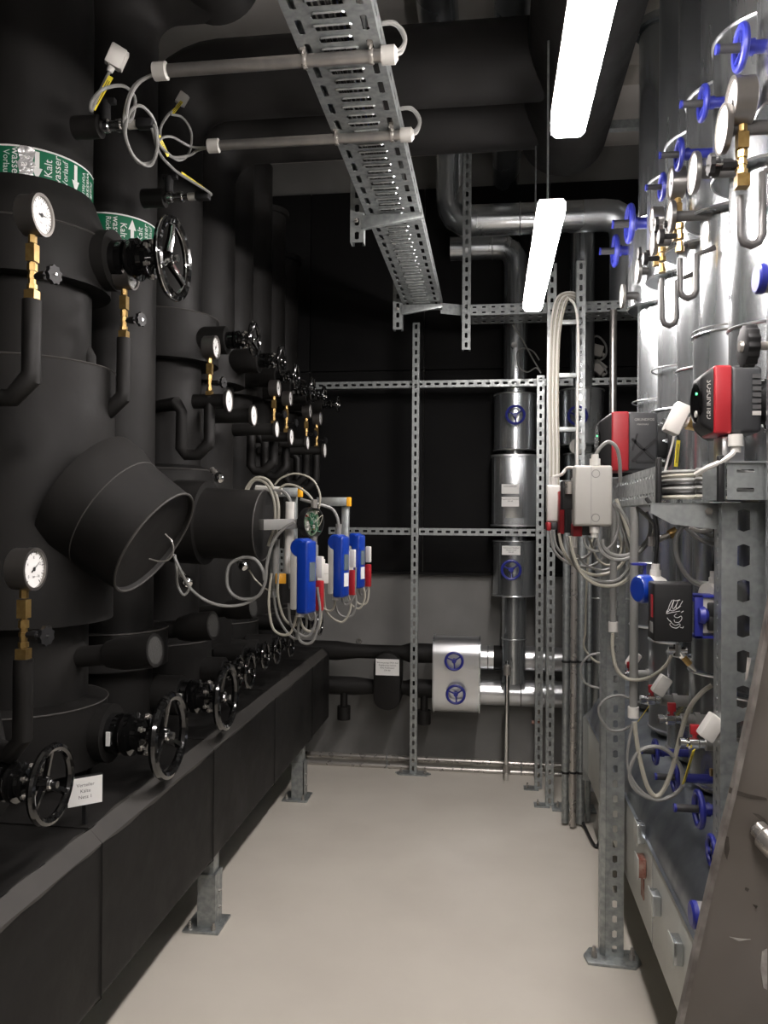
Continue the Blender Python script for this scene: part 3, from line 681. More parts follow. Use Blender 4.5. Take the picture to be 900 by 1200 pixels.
# ================================================================ HEAT METER RACK ON THE LEFT
RG = 'blue and grey wall meters with red side covers on the rack'
def rb(px, py, X): return at(px, py, X=X)
rk = thing('meter_rack', 'steel square-tube rack with orange end caps carrying the blue meters', 'rack', rb(330, 690, -.93))
def sq(a, b, h, m, name, parent, up=UZ):
    a = V(a); b = V(b); u = (b - a).normalized(); L = (b - a).length; s = u.cross(up).normalized(); v_ = s.cross(u)
    return mk(name, MB().obox(a.lerp(b, .5), u * L / 2, s * h, v_ * h), m, parent, bev=.002)
Yr = 2.92
def ry(px, py, Y=Yr): return at(px, py, Y=Y)
sq(ry(300, 577), ry(350, 577), .017, 'zinc', 'rail', rk); sq(ry(350, 577), ry(354, 577), .018, 'orange', 'end_cap', rk)
sq(ry(344, 578, 2.95), ry(343, 690, 2.95), .014, 'zinc', 'upright', rk, UX)
sq(ry(372, 588, 3.1), ry(407, 588, 3.1), .017, 'zinc', 'rail', rk); sq(ry(407, 588, 3.1), ry(411, 588, 3.1), .018, 'orange', 'end_cap', rk)
sq(ry(405, 593, 3.12), ry(404, 705, 3.12), .014, 'zinc', 'upright', rk, UX)
sq(ry(329, 678, 2.7), ry(329, 678, 2.9), .017, 'zinc', 'rail', rk); sq(ry(329, 678, 2.69), ry(329, 678, 2.70), .018, 'orange', 'end_cap', rk)
sq(ry(322, 640, 2.85), ry(320, 700, 2.85), .013, 'zinc', 'upright', rk, UX)
mk('white_conduit', MB().cyl(ry(340, 588, 2.75), ry(338, 672, 2.75), .016, n=16), 'white_plastic', rk)
mk('white_conduit', MB().cyl(ry(300, 573, 2.8), ry(330, 575, 2.8), .014, n=16), 'white_plastic', rk)
mk('grey_conduit', MB().cyl(ry(324, 632, 2.75), ry(322, 690, 2.75), .012, n=14), 'cable_grey', rk)
mk('grey_conduit', MB().cyl(ry(397, 614, 3.0), ry(396, 640, 3.0), .012, n=14), 'cable_grey', rk)
mk('slotted_plate', MB().slotcells(ry(326, 672, 2.78), V((0, 0, 1)), UX, -UY, .09, .025, 4, 1, .5, .35, .002), 'zinc', rk)
# protruding sensor arm with open circuit board
sa = thing('open_transmitter', 'round transmitter with its cover off showing the circuit board, on a grey arm', 'transmitter', ry(330, 614, 2.7))
a = ry(306, 615, 2.62); b = ry(345, 614, 2.72)
sq(a, b, .018, 'cable_grey', 'arm', sa)
c = ry(368, 612, 2.72); ax = V((.88, -.47, 0)).normalized()
mk('threaded_neck', MB().cyl(b, c - ax * .03, .017, n=14), 'black_plastic', sa)
mk('housing', MB().lathe(c - ax * .05, ax, [(0, 0), (0, .03), (.02, .052), (.05, .055), (.05, .05), (.03, .049), (.03, 0)], 28), 'black_plastic', sa)
mk('circuit_board', MB().lathe(c - ax * .019, ax, [(0, .048), (.004, .048), (.004, 0)], 24), 'pcb', sa)
rng = random.Random(5); x_, y_, z_ = frame(ax)
for k in range(14):
    a_ = rng.uniform(0, 6.28); r_ = rng.uniform(0, .036); o = c - ax * .012 + (x_ * math.cos(a_) + y_ * math.sin(a_)) * r_
    mk('component', MB().obox(o, x_ * rng.uniform(.003, .007), y_ * rng.uniform(.003, .009), ax * rng.uniform(.003, .007)), rng.choice(['white_plastic', 'black_plastic', 'brass', 'white_plastic', 'steel', 'red']), sa)
for k in range(6):
    pts = [c - ax * .01 + x_ * rng.uniform(-.035, .035) + y_ * rng.uniform(-.035, .035) + ax * rng.uniform(0, .02) for _ in range(4)]
    mk('wire', MB().tube(pts, .0014, n=5), rng.choice(['yellow', 'cable_cream', 'green', 'cable_cream']), sa)
mk('gland', MB().cyl(c + UZ * .05, c + UZ * .08, .011, n=10).cyl(c - UZ * .05, c - UZ * .085, .012, n=10), 'steel', sa)
mk('pipe_stub', MB().cyl(c - UZ * .08, c - UZ * .16, .016, n=12), 'cable_grey', sa)
def meter(px, py, Y, s, label, lab2=True):
    """flat case seen from its left edge: grey back shell, blue front hood with a round top"""
    c = ry(px, py, Y); t = thing('heat_meter', label, 'meter', c - UZ * .1 * s, RG)
    u = V((.5, -.866, 0)); v_ = V((.866, .5, 0))          # u = facing out of the cover, v = across it
    u = V((.96, -.28, 0)); v_ = V((.28, .96, 0))
    H = .125 * s; Wd = .032 * s
    mk('back_shell', MB().obox(c - u * .030 * s, u * .014 * s, v_ * Wd, UZ * (H * .9)), 'grey_plastic', t, bev=.006 * s)
    mk('blue_cover', MB().obox(c + u * .003 * s, u * .023 * s, v_ * (Wd * 1.05), UZ * H), 'blue_meter', t, bev=.010 * s, seg=3)
    mk('round_head', MB().lathe(c - v_ * Wd * 1.02 + UZ * (H * .80) - u * .012, v_, [(0, 0), (0, .028 * s), (.005, .033 * s), (Wd * 2.0, .033 * s), (Wd * 2.04, 0)], 24), 'blue_meter', t)
    mk('display_window', MB().obox(c + u * .0265 * s + UZ * H * .15, u * .001, v_ * Wd * .6, UZ * H * .26), 'screen', t)
    if lab2: mk('label_sticker', MB().obox(c + u * .0265 * s - UZ * H * .42, u * .001, v_ * Wd * .6, UZ * H * .22), 'paper', t)
    mk('red_side_cover', MB().obox(c + v_ * (Wd + .03) - UZ * H * .55 + u * .022, u * .012 * s, v_ * .01, UZ * H * .42), 'red', t, bev=.003)
    mk('side_module', MB().obox(c + v_ * (Wd + .03) + UZ * H * .25 + u * .022, u * .012 * s, v_ * .008, UZ * H * .3), 'white_plastic', t, bev=.003)
    mk('bottom_gland', MB().cyl(c - UZ * H * .9 - u * .02, c - UZ * H * 1.1 - u * .02, .014 * s, n=10), 'white_plastic', t)
    return c
m1 = meter(358, 676, 2.62, .98, 'nearest blue meter on the rack, left of the other two', False)
m2 = meter(399, 664, 2.95, .92, 'middle blue meter of the three on the rack')
m3 = meter(419, 658, 3.22, .88, 'farthest blue meter of the three on the rack')
for px, py, Y, lab in ((377, 672, 2.85, 'white twin terminal box between the nearest and middle blue meters'), (407, 661, 3.15, 'white terminal box between the middle and farthest blue meters')):
    c = ry(px, py, Y); t = thing('terminal_box', lab, 'terminal box', c - UZ * .04)
    u = V((.5, -.866, 0)); v_ = V((.866, .5, 0))
    mk('housing', MB().obox(c, v_ * .022, u * .016, UZ * .036), 'white_plastic', t, bev=.004)
    mk('seam_line', MB().obox(c + u * .0163, v_ * .022, u * .0006, UZ * .001), 'grey_plastic', t)
    mk('top_gland', MB().cyl(c + UZ * .036, c + UZ * .052, .012, n=10), 'white_plastic', t)
cc = 0
def rloop(label, pts, r, m, Y=2.75): cable(label, [ry(p[0], p[1], Y + (p[2] if len(p) > 2 else 0)) for p in pts], r, m, group='cable loops hanging around the blue meters')
rloop('stiff pale cable arching over the grey arm at the rack top', [(314, 640), (322, 612), (321, 585), (312, 567), (298, 563), (288, 580), (284, 600)], .0055, 'cable_cream')
rloop('second pale cable arching over the rack, beside the first', [(319, 640), (326, 612), (325, 585), (315, 564), (300, 560), (289, 572), (286, 590)], .0055, 'cable_cream')
rloop('thin white cable arching highest above the circuit board', [(373, 600), (375, 580), (366, 562), (347, 555), (330, 560), (322, 568)], .0035, 'cable_cream')
rloop('second thin white cable arching above the circuit board', [(371, 602), (365, 584), (350, 571), (335, 568), (325, 575)], .0045, 'cable_cream')
rloop('grey cable bending over into the conduit left of the middle meter', [(352, 585, .2), (370, 590, .2), (388, 596, .25), (395, 606, .25), (397, 616, .25)], .006, 'cable_grey')
rloop('grey cable from the rail into the white vertical conduit', [(320, 574), (332, 576), (339, 584), (340, 592)], .006, 'cable_grey')
rloop('large single grey cable ring in front of the black stub', [(345, 612, -.1), (332, 620, -.1), (320, 635, -.1), (313, 660, -.1), (310, 685, -.1), (300, 700, -.1), (280, 701, -.1), (267, 688, -.1), (268, 664, -.1), (282, 654, -.1), (298, 655, -.1), (308, 668, -.1), (310, 680, -.1)], .0058, 'cable_grey')
rloop('long pale cable sagging from the oblique black branch to the ring', [(203, 650, -.25), (210, 665, -.25), (222, 688, -.2), (240, 703, -.2), (262, 710, -.15), (285, 708, -.1), (303, 698, -.1), (310, 685, -.1)], .0052, 'cable_grey')
rloop('short pale cable hooking down from the oblique black branch', [(205, 650, -.25), (207, 668, -.25), (208, 685, -.2), (215, 697, -.2), (222, 690, -.18), (221, 682, -.15)], .0045, 'cable_grey')
rloop('thin white sensor cable behind the grey ring', [(292, 668, .05), (300, 680, .05), (312, 690, .05), (322, 694, .05)], .003, 'cable_cream')
rng = random.Random(11)
loopl = ['widest pale', 'second widest grey', 'narrow pale', 'short grey', 'low grey', 'low pale', 'tight grey', 'tight pale', 'inner grey']
for mi, (mc, Y, nm) in enumerate(((m1, 2.66, 'nearest'), (m2, 3.0, 'middle'), (m3, 3.25, 'farthest'))):
    px0 = (356, 397, 418)[mi]; py0 = (712, 695, 686)[mi]
    lp = [((px0 - 6, py0), (px0 - 16, py0 + 30), (px0 - 35, py0 + 26), (px0 - 41, py0 - 5), (px0 - 38, py0 - 40)),
          ((px0 - 2, py0), (px0 - 8, py0 + 20), (px0 - 22, py0 + 14), (px0 - 30, py0 - 12), (px0 - 30, py0 - 40)),
          ((px0 + 3, py0), (px0 + 2, py0 + 26), (px0 - 12, py0 + 36), (px0 - 30, py0 + 12), (px0 - 36, py0 - 20)),
          ((px0 + 8, py0 - 6), (px0 + 14, py0 + 16), (px0 + 4, py0 + 34), (px0 - 14, py0 + 22), (px0 - 18, py0 - 5)),
          ((px0 + 10, py0 - 10), (px0 + 20, py0 + 4), (px0 + 16, py0 + 26), (px0, py0 + 24), (px0 - 8, py0 - 4)),
          ((px0 + 2, py0), (px0 + 8, py0 + 14), (px0 + 18, py0 + 2), (px0 + 20, py0 - 30)),
          ((px0 - 4, py0), (px0 - 6, py0 + 36), (px0 + 10, py0 + 40), (px0 + 19, py0 + 10), (px0 + 16, py0 - 24))]
    if mi: lp = lp[1:2] + lp[3:6]
    if mi == 2: lp = [tuple((px0 + (a - px0) * .7, py0 + (b - py0) * .8) for a, b in L) for L in lp[1:]]
    for k, L in enumerate(lp):
        cable('%s cable loop hanging under the %s blue meter' % (loopl[k], nm), [ry(a, b, Y + .02 * (k % 3)) for a, b in L], .0042 if mi else .0047, ('cable_grey', 'cable_cream', 'cable_grey')[k % 3] if k else 'cable_cream', group='cable loops hanging around the blue meters')
def ballsensor(px, py, X, label):
    c = at(px, py, X=X); t = thing('sensor_plug', label, 'sensor', c, 'small chrome sensor plugs on the left pipes')
    dd = V((.6, -.4, -.5)).normalized()
    mk('chrome_head', MB().lathe(c - dd * .02, dd, [(0, 0), (0, .014), (.01, .02), (.025, .02), (.035, .013), (.038, 0)], 14), 'chrome', t)
    mk('socket', MB().cyl(c - dd * .06, c - dd * .02, .012, n=10), 'steel', t)
ballsensor(257, 560, -1.05, 'chrome plug above the horizontal black stub')
ballsensor(285, 663, -.98, 'round chrome plug inside the grey cable ring')
ballsensor(219, 682, -1.02, 'pale grey plug under the oblique black branch')
# ================================================================ BACK FRAME
fb = 4.58
def foot_on(post, x, y, m='zinc', s=1.0):
    mk('foot_plate', MB().prism([(-.08, -.035), (.08, -.035), (.105, 0), (.06, .05), (-.06, .05), (-.105, 0)], (x, y, 0), UX * s, UY * s, UZ * .007), m, post)
    bolts(post, 'steel', [((x - .07 * s, y, .007), UZ, .009, .014), ((x + .07 * s, y, .007), UZ, .009, .014)], 'anchor_bolt')
p0 = at(484, 907, Z=0); t = thing('strut_post', 'tall slotted strut post standing on the floor in the middle of the back', 'strut', (p0.x, p0.y, 0))
strut((p0.x, p0.y, .007), (p0.x, p0.y, at(488, 378, Y=p0.y).z), -UY, parent=t, name='channel'); foot_on(t, p0.x, p0.y)
fb = p0.y + .045
za = at(500, 450, Y=fb).z; zb = at(500, 623, Y=fb).z
strut((at(362, 450, Y=fb).x, fb, za), (1.3, fb, za), -UY, name='strut_rail', label='upper horizontal slotted rail across the black wall lining', cat='strut')
strut((at(385, 623, Y=fb).x, fb, zb), (at(640, 623, Y=fb).x, fb, zb), -UY, name='strut_rail', label='lower horizontal slotted rail across the black wall lining', cat='strut')
def post(px, pyb, pyt, wd, label, m='zinc', yy=None):
    p = at(px, pyb, Z=0); y = p.y
    t = thing('strut_post', label, 'strut', (p.x, y, 0)); strut((p.x, y, .004), (p.x, y, at(px, pyt, Y=y).z), -UY, wd=wd, parent=t, name='channel', m=m)
    b = p + V((-.05, .0, 0)); mk('foot_bracket', MB().box((b.x - .03, b.y - .03, 0), (b.x + .05, b.y + .04, .006)), 'zinc', t)
    bb = MB(); bolt(bb, (b.x - .01, b.y, .006), UZ, .008, .014); mk('anchor_bolt', bb, 'steel', t)
    return t
post(631, 925, 440, .041, 'slotted post with black holes just right of the labelled valve column')
post(644, 945, 600, .041, 'shorter slotted post directly right of the valve column post')
# ladder with white cables
ly = 4.1; lt = thing('cable_ladder', 'upright slotted cable ladder with rungs and white cables below the far light', 'cable ladder', at(664, 600, Y=ly))
def zz(py, Y=ly): return at(660, py, Y=Y).z
lx0 = at(646, 500, Y=ly).x; lx1 = at(680, 500, Y=ly).x
strut((lx0, ly, zz(600)), (lx0, ly, zz(308)), -UY, wd=.045, parent=lt, name='side_rail', pitch=.055)
strut((lx1, ly, zz(600)), (lx1, ly, zz(306)), -UY, wd=.045, parent=lt, name='side_rail', pitch=.055)
for py in (379, 441, 504, 566):
    r_ = mk('rung', MB().box((lx0, ly - .03, zz(py) - .012), (lx1, ly - .005, zz(py) + .012)), 'zinc', lt, bev=.002)
lw = 0
for k in range(6):
    x = lx0 - .012 + k * .009
    cable(['leftmost', 'second', 'third', 'fourth', 'fifth', 'sixth'][k] + ' white cable strapped along the left rail of the ladder', [(x, ly - .035 - .004 * (k % 2), zz(604)), (x + .003, ly - .036, zz(540)), (x - .003, ly - .036, zz(470)), (x + .002, ly - .035, zz(400)), (x + .015 + .002 * k, ly - .03, zz(365)), (x + .05, ly - .01, zz(346 + k)), (lx1 - .02, ly + .05, zz(341 + 2 * k)), (lx1 + .02, ly + .2, zz(350))], .0048, 'cable_cream' if k % 2 else 'white_plastic', group='white cables on the upright ladder', n=6)
cable('white cable down the right rail of the ladder', [(lx1 - .015, ly - .035, zz(600)), (lx1 - .018, ly - .035, zz(500)), (lx1 - .015, ly - .035, zz(400)), (lx1 - .03, ly - .03, zz(362)), (lx1 - .07, ly, zz(348))], .007, 'white_plastic', group='white cables on the upright ladder')
# ================================================================ BACK VALVE COLUMNS
yc = 4.78
def gcol(px, yc_, segs, label, r, pyt, pyb):
    x = at(px, 600, Y=yc_).x
    t = thing('clad_pipe', label, 'pipe', (x, yc_, at(px, pyb, Y=yc_ - r).z), None)
    z0 = at(px, pyb, Y=yc_).z; z1 = at(px, pyt, Y=yc_).z
    mk('pipe', MB().lathe((x, yc_, z0), UZ, [(0, 0), (0, r), (z1 - z0, r), (z1 - z0, 0)], 28), 'galv', t)
    return t, x
def cover(t, x, y, z0, z1, r, n=32, m='galv', flatR=False):
    c = mk('valve_cover', MB().lathe((x, y, z0), UZ, [(0, 0), (0, r), (z1 - z0, r), (z1 - z0, 0)], n), m, t)
    
    for zr in (z0 + .003, z1 - .003): mk('rim', MB().torus((x, y, zr), UZ, r + .0015, .004, n, 6), 'galv_bright', c)
    return c
def zY(py, Y): return at(600, py, Y=Y).z
gc, gx = gcol(603, yc, None, 'bright galvanised valve column with two blue wheels left of the slotted post', .07, 300, 800)
r_ = .125; yf = yc - r_
cover(gc, gx, yc, zY(527, yf), zY(459, yf), r_); cover(gc, gx, yc, zY(700, yf), zY(634, yf), r_)
# middle housing with flattened front panel
zl, zh = zY(617, yf), zY(532, yf)
pl = [(r_ * math.cos(a), .02 + r_ * math.sin(a)) for a in [math.radians(k) for k in range(0, 181, 12)]] + [(-r_, -.04), (-r_ + .012, -.08), (-r_ + .045, -.112), (-r_ + .07, -.12), (r_ - .07, -.12), (r_ - .045, -.112), (r_ - .012, -.08), (r_, -.04)]
hs = mk('filter_housing', MB().prism(pl, (gx, yc, zl), UX * 1.08, UY, UZ * (zh - zl)), 'galv', gc, sharp=30)
mk('front_panel', MB().box((gx - .06, yc - .124, zl + .05), (gx + .06, yc - .119, zh - .02)), 'galv', hs, bev=.002)
for zr in (zl, zh - .01): mk('rim', MB().prism([(a * 1.03, b * 1.03) for a, b in pl], (gx, yc, zr), UX * 1.1, UY, UZ * .01), 'galv_bright', hs)
def plate(px, py, Y, w_, h_, lines, parent, nrm=-UY, size=.012, name='label_plate'):
    c = at(px, py, Y=Y); u = UX if abs(nrm.y) > .5 else UY
    pt = mk(name, MB().obox(c, u * w_ / 2, UZ * h_ / 2, nrm * .0015), 'paper', parent)
    tb = MB()
    for k, s_ in enumerate(lines): textplane(tb, s_, size, c + nrm * .002 + UZ * (h_ * .28 - k * size * 1.15), u, UZ)
    mk('print', tb, 'grey_ink', pt)
plate(598, 573, yc - .127, .10, .055, ['Schmutzfänger'], gc, size=.013)
plate(598, 588, yc - .127, .10, .055, ['Magnetventil Heizraum', 'DN 65'], gc, size=.011)
plate(599, 645, yc - .131, .105, .052, ['Kaltwasser Rücklauf', 'Absperrventil', 'DN 65'], gc, size=.011)
def bluewheel(c, ax, R, parent, L=.04, stem=.02, dish=.4, r=.13, hubm='blue', start=35):
    c = V(c); ax = V(ax).normalized()
    wv = mk('handwheel', wheel(MB(), c, ax, R, R * r, dish=dish, hubr=.24, start=start), 'blue', parent)
    if L: mk('spindle', MB().cyl(c - ax * L, c + ax * .004, R * .22, n=14), 'blue', wv)
    return wv
c = at(604, 486, Y=yc - r_ - .045); bluewheel(c, -UY, .058, gc, L=.05)
c = at(599, 668, Y=yc - r_ - .045); bluewheel(c, -UY, .060, gc, L=.05)
mk('drain_plug', MB().cyl((gx - .01, yc - .065, zY(409, yc)), (gx - .01, yc - .11, zY(409, yc)), .018, n=12), 'chrome', gc)
mk('joint_ring', MB().torus((gx, yc, zY(748, yc)), UZ, .071, .003, 28, 5), 'galv_bright', gc)
gc2, gx2 = gcol(681, 4.72, None, 'second galvanised valve column seen through the cable ladder', .07, 240, 900)
cover(gc2, gx2, 4.72, zY(521, 4.6), zY(455, 4.6), .125); cover(gc2, gx2, 4.72, zY(700, 4.6), zY(530, 4.6), .10)
c = at(677, 487, Y=4.55); bluewheel(c, -UY, .058, gc2, L=.05)
c = at(677, 523, Y=4.55); mk('sight_disc', MB().cyl(c, c + UY * .04, .045, n=20), 'grey_plastic', gc2)
cable('thin grey cable hanging from the rear tray to the valve column', [at(601, 381, Y=4.4), at(612, 398, Y=4.5), at(624, 420, Y=4.6), at(634, 437, Y=4.6), at(628, 431, Y=4.6), at(618, 436, Y=4.6), at(608, 430, Y=4.6), at(606, 414, Y=4.6), at(614, 408, Y=4.6), at(625, 412, Y=4.6), at(632, 422, Y=4.6)], .004, 'cable_grey')
# upper clad pipes near the back
def bentpipe(label, pts, r, m='galv', R=.12, rings=()):
    P = [V(p) for p in pts]; Q = [P[0]]
    for i in range(1, len(P) - 1):
        a = (P[i - 1] - P[i]).normalized(); b = (P[i + 1] - P[i]).normalized()
        for k in range(5):
            t = k / 4; Q.append(P[i] + a * R * (1 - t) ** 2 + b * R * t ** 2)
    Q.append(P[-1]); t = thing('clad_pipe', label, 'pipe', P[0]); mk('pipe', MB().tube(Q, r, n=22, smooth=False), m, t)
    for q, axx in rings: mk('joint_ring', MB().torus(q, axx, r + .001, .003, 22, 5), 'galv_bright', t)
    return t
zt = 3.60
bentpipe('left shiny pipe running under the ceiling then bending right above the rear tray', [(-.23, .4, zt), (-.23, 4.45, zt), (-.23, 4.45, 3.16), (.72, 4.45, 3.16), (.72, 4.45, 2.66)], .085, rings=[((-.23, 2.9, zt), UY), ((.15, 4.45, 3.16), UX)])
bentpipe('right shiny pipe running under the ceiling and dropping beside the rear hanger', [(.08, .4, zt), (.08, 2.5, zt), (.08, 4.97, zt)], .08, rings=[((.08, 2.9, zt), UY), ((.08, 4.3, zt), UY)])
bentpipe('lower horizontal clad pipe turning down into the bright valve column', [(-.25, 4.78, 3.12), (gx, 4.78, 3.12), (gx, 4.78, 2.5)], .07, rings=[((.0, 4.78, 3.12), UX)])
# big black pipe above the lamps that collects the crossing ones
bp_ = thing('overhead_main', 'thick black foam-clad main pipe running above the batten lights', 'pipe', (.32, 2, 3.27))
mk('pipe', MB().cyl((.32, -.9, 3.27), (.32, 3.72, 3.27), .195, n=40), 'foam', bp_); mk('joint_seam', MB().torus((.32, 2.2, 3.27), UY, .196, .003, 40, 5), 'foam', bp_)
# ================================================================ LOWER BACK PIPEWORK
yl = 4.74
cl = thing('clad_valve_case', 'upright stadium-shaped galvanised valve case with two blue wheels', 'valve case', at(534, 838, Y=yl - .1))
cA = at(534, 776, Y=yl - .12); cB = at(534, 812, Y=yl - .12); hw = .135; R_ = .125
u_ = UX
st = [(R_ * math.cos(math.radians(a)), (cA.z - cl.location.z) + R_ * .75 * math.sin(math.radians(a))) for a in range(0, 181, 12)] + [(R_ * math.cos(math.radians(a)), (cB.z - cl.location.z) + R_ * .75 * math.sin(math.radians(a))) for a in range(180, 361, 12)]
zc0 = at(534, 748, Y=yl - .12).z; zc1 = at(534, 838, Y=yl - .12).z; zm = (zc0 + zc1) / 2; hh = (zc0 - zc1) / 2
st = []
for a in range(0, 181, 15): st.append((.10 * math.cos(math.radians(a)), hh - .10 + .10 * math.sin(math.radians(a))))
for a in range(180, 361, 15): st.append((.10 * math.cos(math.radians(a)), -hh + .10 + .10 * math.sin(math.radians(a))))
xl = at(508, 790, Y=yl - .1).x; xr = at(562, 790, Y=yl - .1).x
mk('casing', MB().prism(st, (xl, yl - .03, zm), UY, UZ, UX * (xr - xl)), 'galv_bright', cl, sharp=30)
for x in (xl - .004, xr - .004): mk('rim', MB().prism([(a * 1.05, b * 1.03) for a, b in st], (x, yl - .03, zm), UY, UZ, UX * .008), 'galv', cl)
bluewheel(at(532, 775, Y=yl - .17), -UY, .056, cl, L=.06, dish=.2); bluewheel(at(534, 814, Y=yl - .17), -UY, .058, cl, L=.06, dish=.2)
def hpipe(label, pxa, pxb, py, r, m, Y=yl, extra=None):
    z = at((pxa + pxb) / 2, py, Y=Y).z; a = V((at(pxa, py, Y=Y).x, Y, z)); b = V((at(pxb, py, Y=Y).x, Y, z))
    t = thing('clad_pipe', label, 'pipe', a); mk('pipe', MB().cyl(a, b, r, n=26), m, t); return t, a, b
t, a, b = hpipe('upper short bright pipe right of the stadium-shaped valve case', 556, 690, 772, .072, 'galv_bright', Y=4.88)
for f_ in (.12, .32, .62): mk('joint_ring', MB().torus(a.lerp(b, f_), UX, .073, .003, 26, 5), 'galv', t)
mk('black_gap', MB().cyl(a.lerp(b, .17), a.lerp(b, .29), .074, n=26), 'foam', t)
t, a, b = hpipe('lower bright pipe with mitred joint right of the stadium-shaped valve case', 556, 700, 813, .078, 'galv_bright', Y=4.88)
for f_ in (.38, .60): mk('joint_ring', MB().torus(a.lerp(b, f_), UX, .079, .003, 26, 5), 'galv', t)
mk('drain_cock', MB().cyl(a.lerp(b, .53) - UZ * .07, a.lerp(b, .53) - UZ * .16, .012, n=10), 'steel', t)
mk('drain_handle', MB().box((a.lerp(b, .53).x - .05, yl - .03, a.z - .14), (a.lerp(b, .53).x, yl - .01, a.z - .125)), 'rust', t)
def foampipe(label, py, r0, r1, pxs, drip):
    z = at(450, py, Y=yl).z; x = [at(p, py, Y=yl).x for p in pxs]
    t = thing('insulated_pipe', label, 'pipe', (x[0], yl, z))
    pr = [(0, 0), (0, r0), (x[1] - x[0], r0), (x[2] - x[0], r1), (x[3] - x[0], r1), (x[4] - x[0], r0), (x[5] - x[0], r0), (x[5] - x[0], 0)]
    mk('pipe', MB().lathe((x[0], yl, z), UX, pr, 26), 'foam', t)
    for px, py2 in drip:
        c = at(px, py2, Y=yl - .02); mk('drain_stub', MB().cyl((c.x, yl - .02, z), (c.x, yl - .02, c.z), .022, n=14).cyl((c.x, yl - .02, c.z + .03), (c.x, yl - .02, c.z - .05), .04, n=16), 'foam', t)
foampipe('upper black pipe from the header to the stadium-shaped valve case', 764, .058, .042, [320, 395, 420, 470, 480, 508], [])
foampipe('lower black pipe with two capped drains below the upper one', 805, .055, .042, [320, 415, 440, 475, 482, 508], [(403, 833), (497, 838)])
c = at(455, 796, Y=yl - .04); fbx = thing('insulated_pump', 'rounded black foam-clad block joining the two black pipes, with white notice', 'pump', (c.x, yl - .04, c.z - .17))
st2 = []
for a in range(0, 181, 15): st2.append((.08 * math.cos(math.radians(a)), .1 + .07 * math.sin(math.radians(a))))
for a in range(180, 361, 15): st2.append((.08 * math.cos(math.radians(a)), -.1 + .07 * math.sin(math.radians(a))))
mk('body', MB().prism(st2, (c.x, c.y + .09, c.z), UX, UZ, -UY * .16), 'foam', fbx, bev=.012)
plate(454, 782, c.y - .073, .14, .095, ['Wärmepumpe FKH Süd', 'Regelpumpe ladend', 'Netz Kaltwasser', 'DN 80'], fbx, size=.013)
# floor pipes and riser tube
yp = 4.66
for k, (py, yy, lab) in enumerate(((893, 4.80, 'upper'), (903, 4.72, 'lower'))):
    z = at(500, py - 3, Y=yy).z; a = V((at(345, 890, Y=yy).x, yy, z)); b = V((at(720, 890, Y=yy).x, yy, z))
    t = thing('floor_pipe', '%s of the two thin steel pipes running just above the floor at the back wall' % lab, 'pipe', a)
    mk('tube', MB().cyl(a, b, .016, n=14), 'steel', t)
    for f_ in (.3, .72, .86): mk('pipe_clip', MB().torus(a.lerp(b, f_), UX, .018, .004, 14, 6).box(a.lerp(b, f_) - V((.006, .006, a.z)), a.lerp(b, f_) + V((.006, .006, -.016))), 'zinc', t)
x = at(594, 850, Y=4.6).x; t = thing('riser_tube', 'thin vertical chrome tube rising from the floor pipes in front of the valve column', 'pipe', (x, 4.6, .06))
z1 = at(594, 785, Y=4.6).z
mk('tube', MB().tube([(x, 4.6, .002), (x, 4.6, z1), (x + .0, 4.66, z1 + .03)], .013, n=12, smooth=False), 'chrome', t)
mk('elbow_fitting', MB().lathe((x, 4.6, z1 - .03), UZ, [(0, .014), (0, .02), (.05, .02), (.06, .01)], 12), 'steel', t)
mk('base_fitting', MB().lathe((x, 4.6, .05), UZ, [(0, 0), (0, .02), (.04, .02), (.04, .013)], 12), 'steel', t)
# vertical conduits behind the right-hand posts
for k, (px, r, m, Y, pyt, lab) in enumerate(((663, .017, 'zinc', 3.98, 600, 'leftmost vertical conduit of the group behind the posts'), (672, .016, 'steel', 3.94, 560, 'second vertical conduit, brighter, behind the posts'), (681, .02, 'zinc', 3.98, 590, 'third and thickest vertical conduit behind the posts'), (690, .012, 'zinc', 4.02, 590, 'fourth thin vertical conduit behind the posts'))):
    x = at(px, 800, Y=Y).x; t = thing('vertical_conduit', lab, 'conduit', (x, Y, .012), 'vertical conduits standing behind the right-hand posts')
    mk('tube', MB().cyl((x, Y, .012), (x, Y, at(px, pyt, Y=Y).z), r, n=14), m, t)
    mk('saddle_clip', MB().torus((x, Y, at(px, 775, Y=Y).z), UZ, r + .001, .003, 14, 6, sq=2).torus((x, Y, at(px, 905, Y=Y).z), UZ, r + .001, .003, 14, 6, sq=2), 'black_plastic', t)
b = at(665, 948, Z=0); t = thing('foot_plate', 'flat galvanised floor plate with bolts below the vertical conduits', 'plate', (b.x, b.y, 0))
mk('plate', MB().box((b.x - .08, b.y - .05, 0), (b.x + .14, b.y + .06, .011)), 'zinc', t, bev=.002)
bb = MB(); bolt(bb, (b.x - .05, b.y - .01, .011), UZ, .009, .015); mk('anchor_bolt', bb, 'steel', t)
cable('black cable lying on the floor behind the front right post', [at(671, 942, Z=.03), at(682, 962, Z=.02), at(693, 985, Z=.01), at(699, 992, Z=.01), at(704, 985, Z=.01), at(716, 972, Z=.01)], .008, 'cable_black')
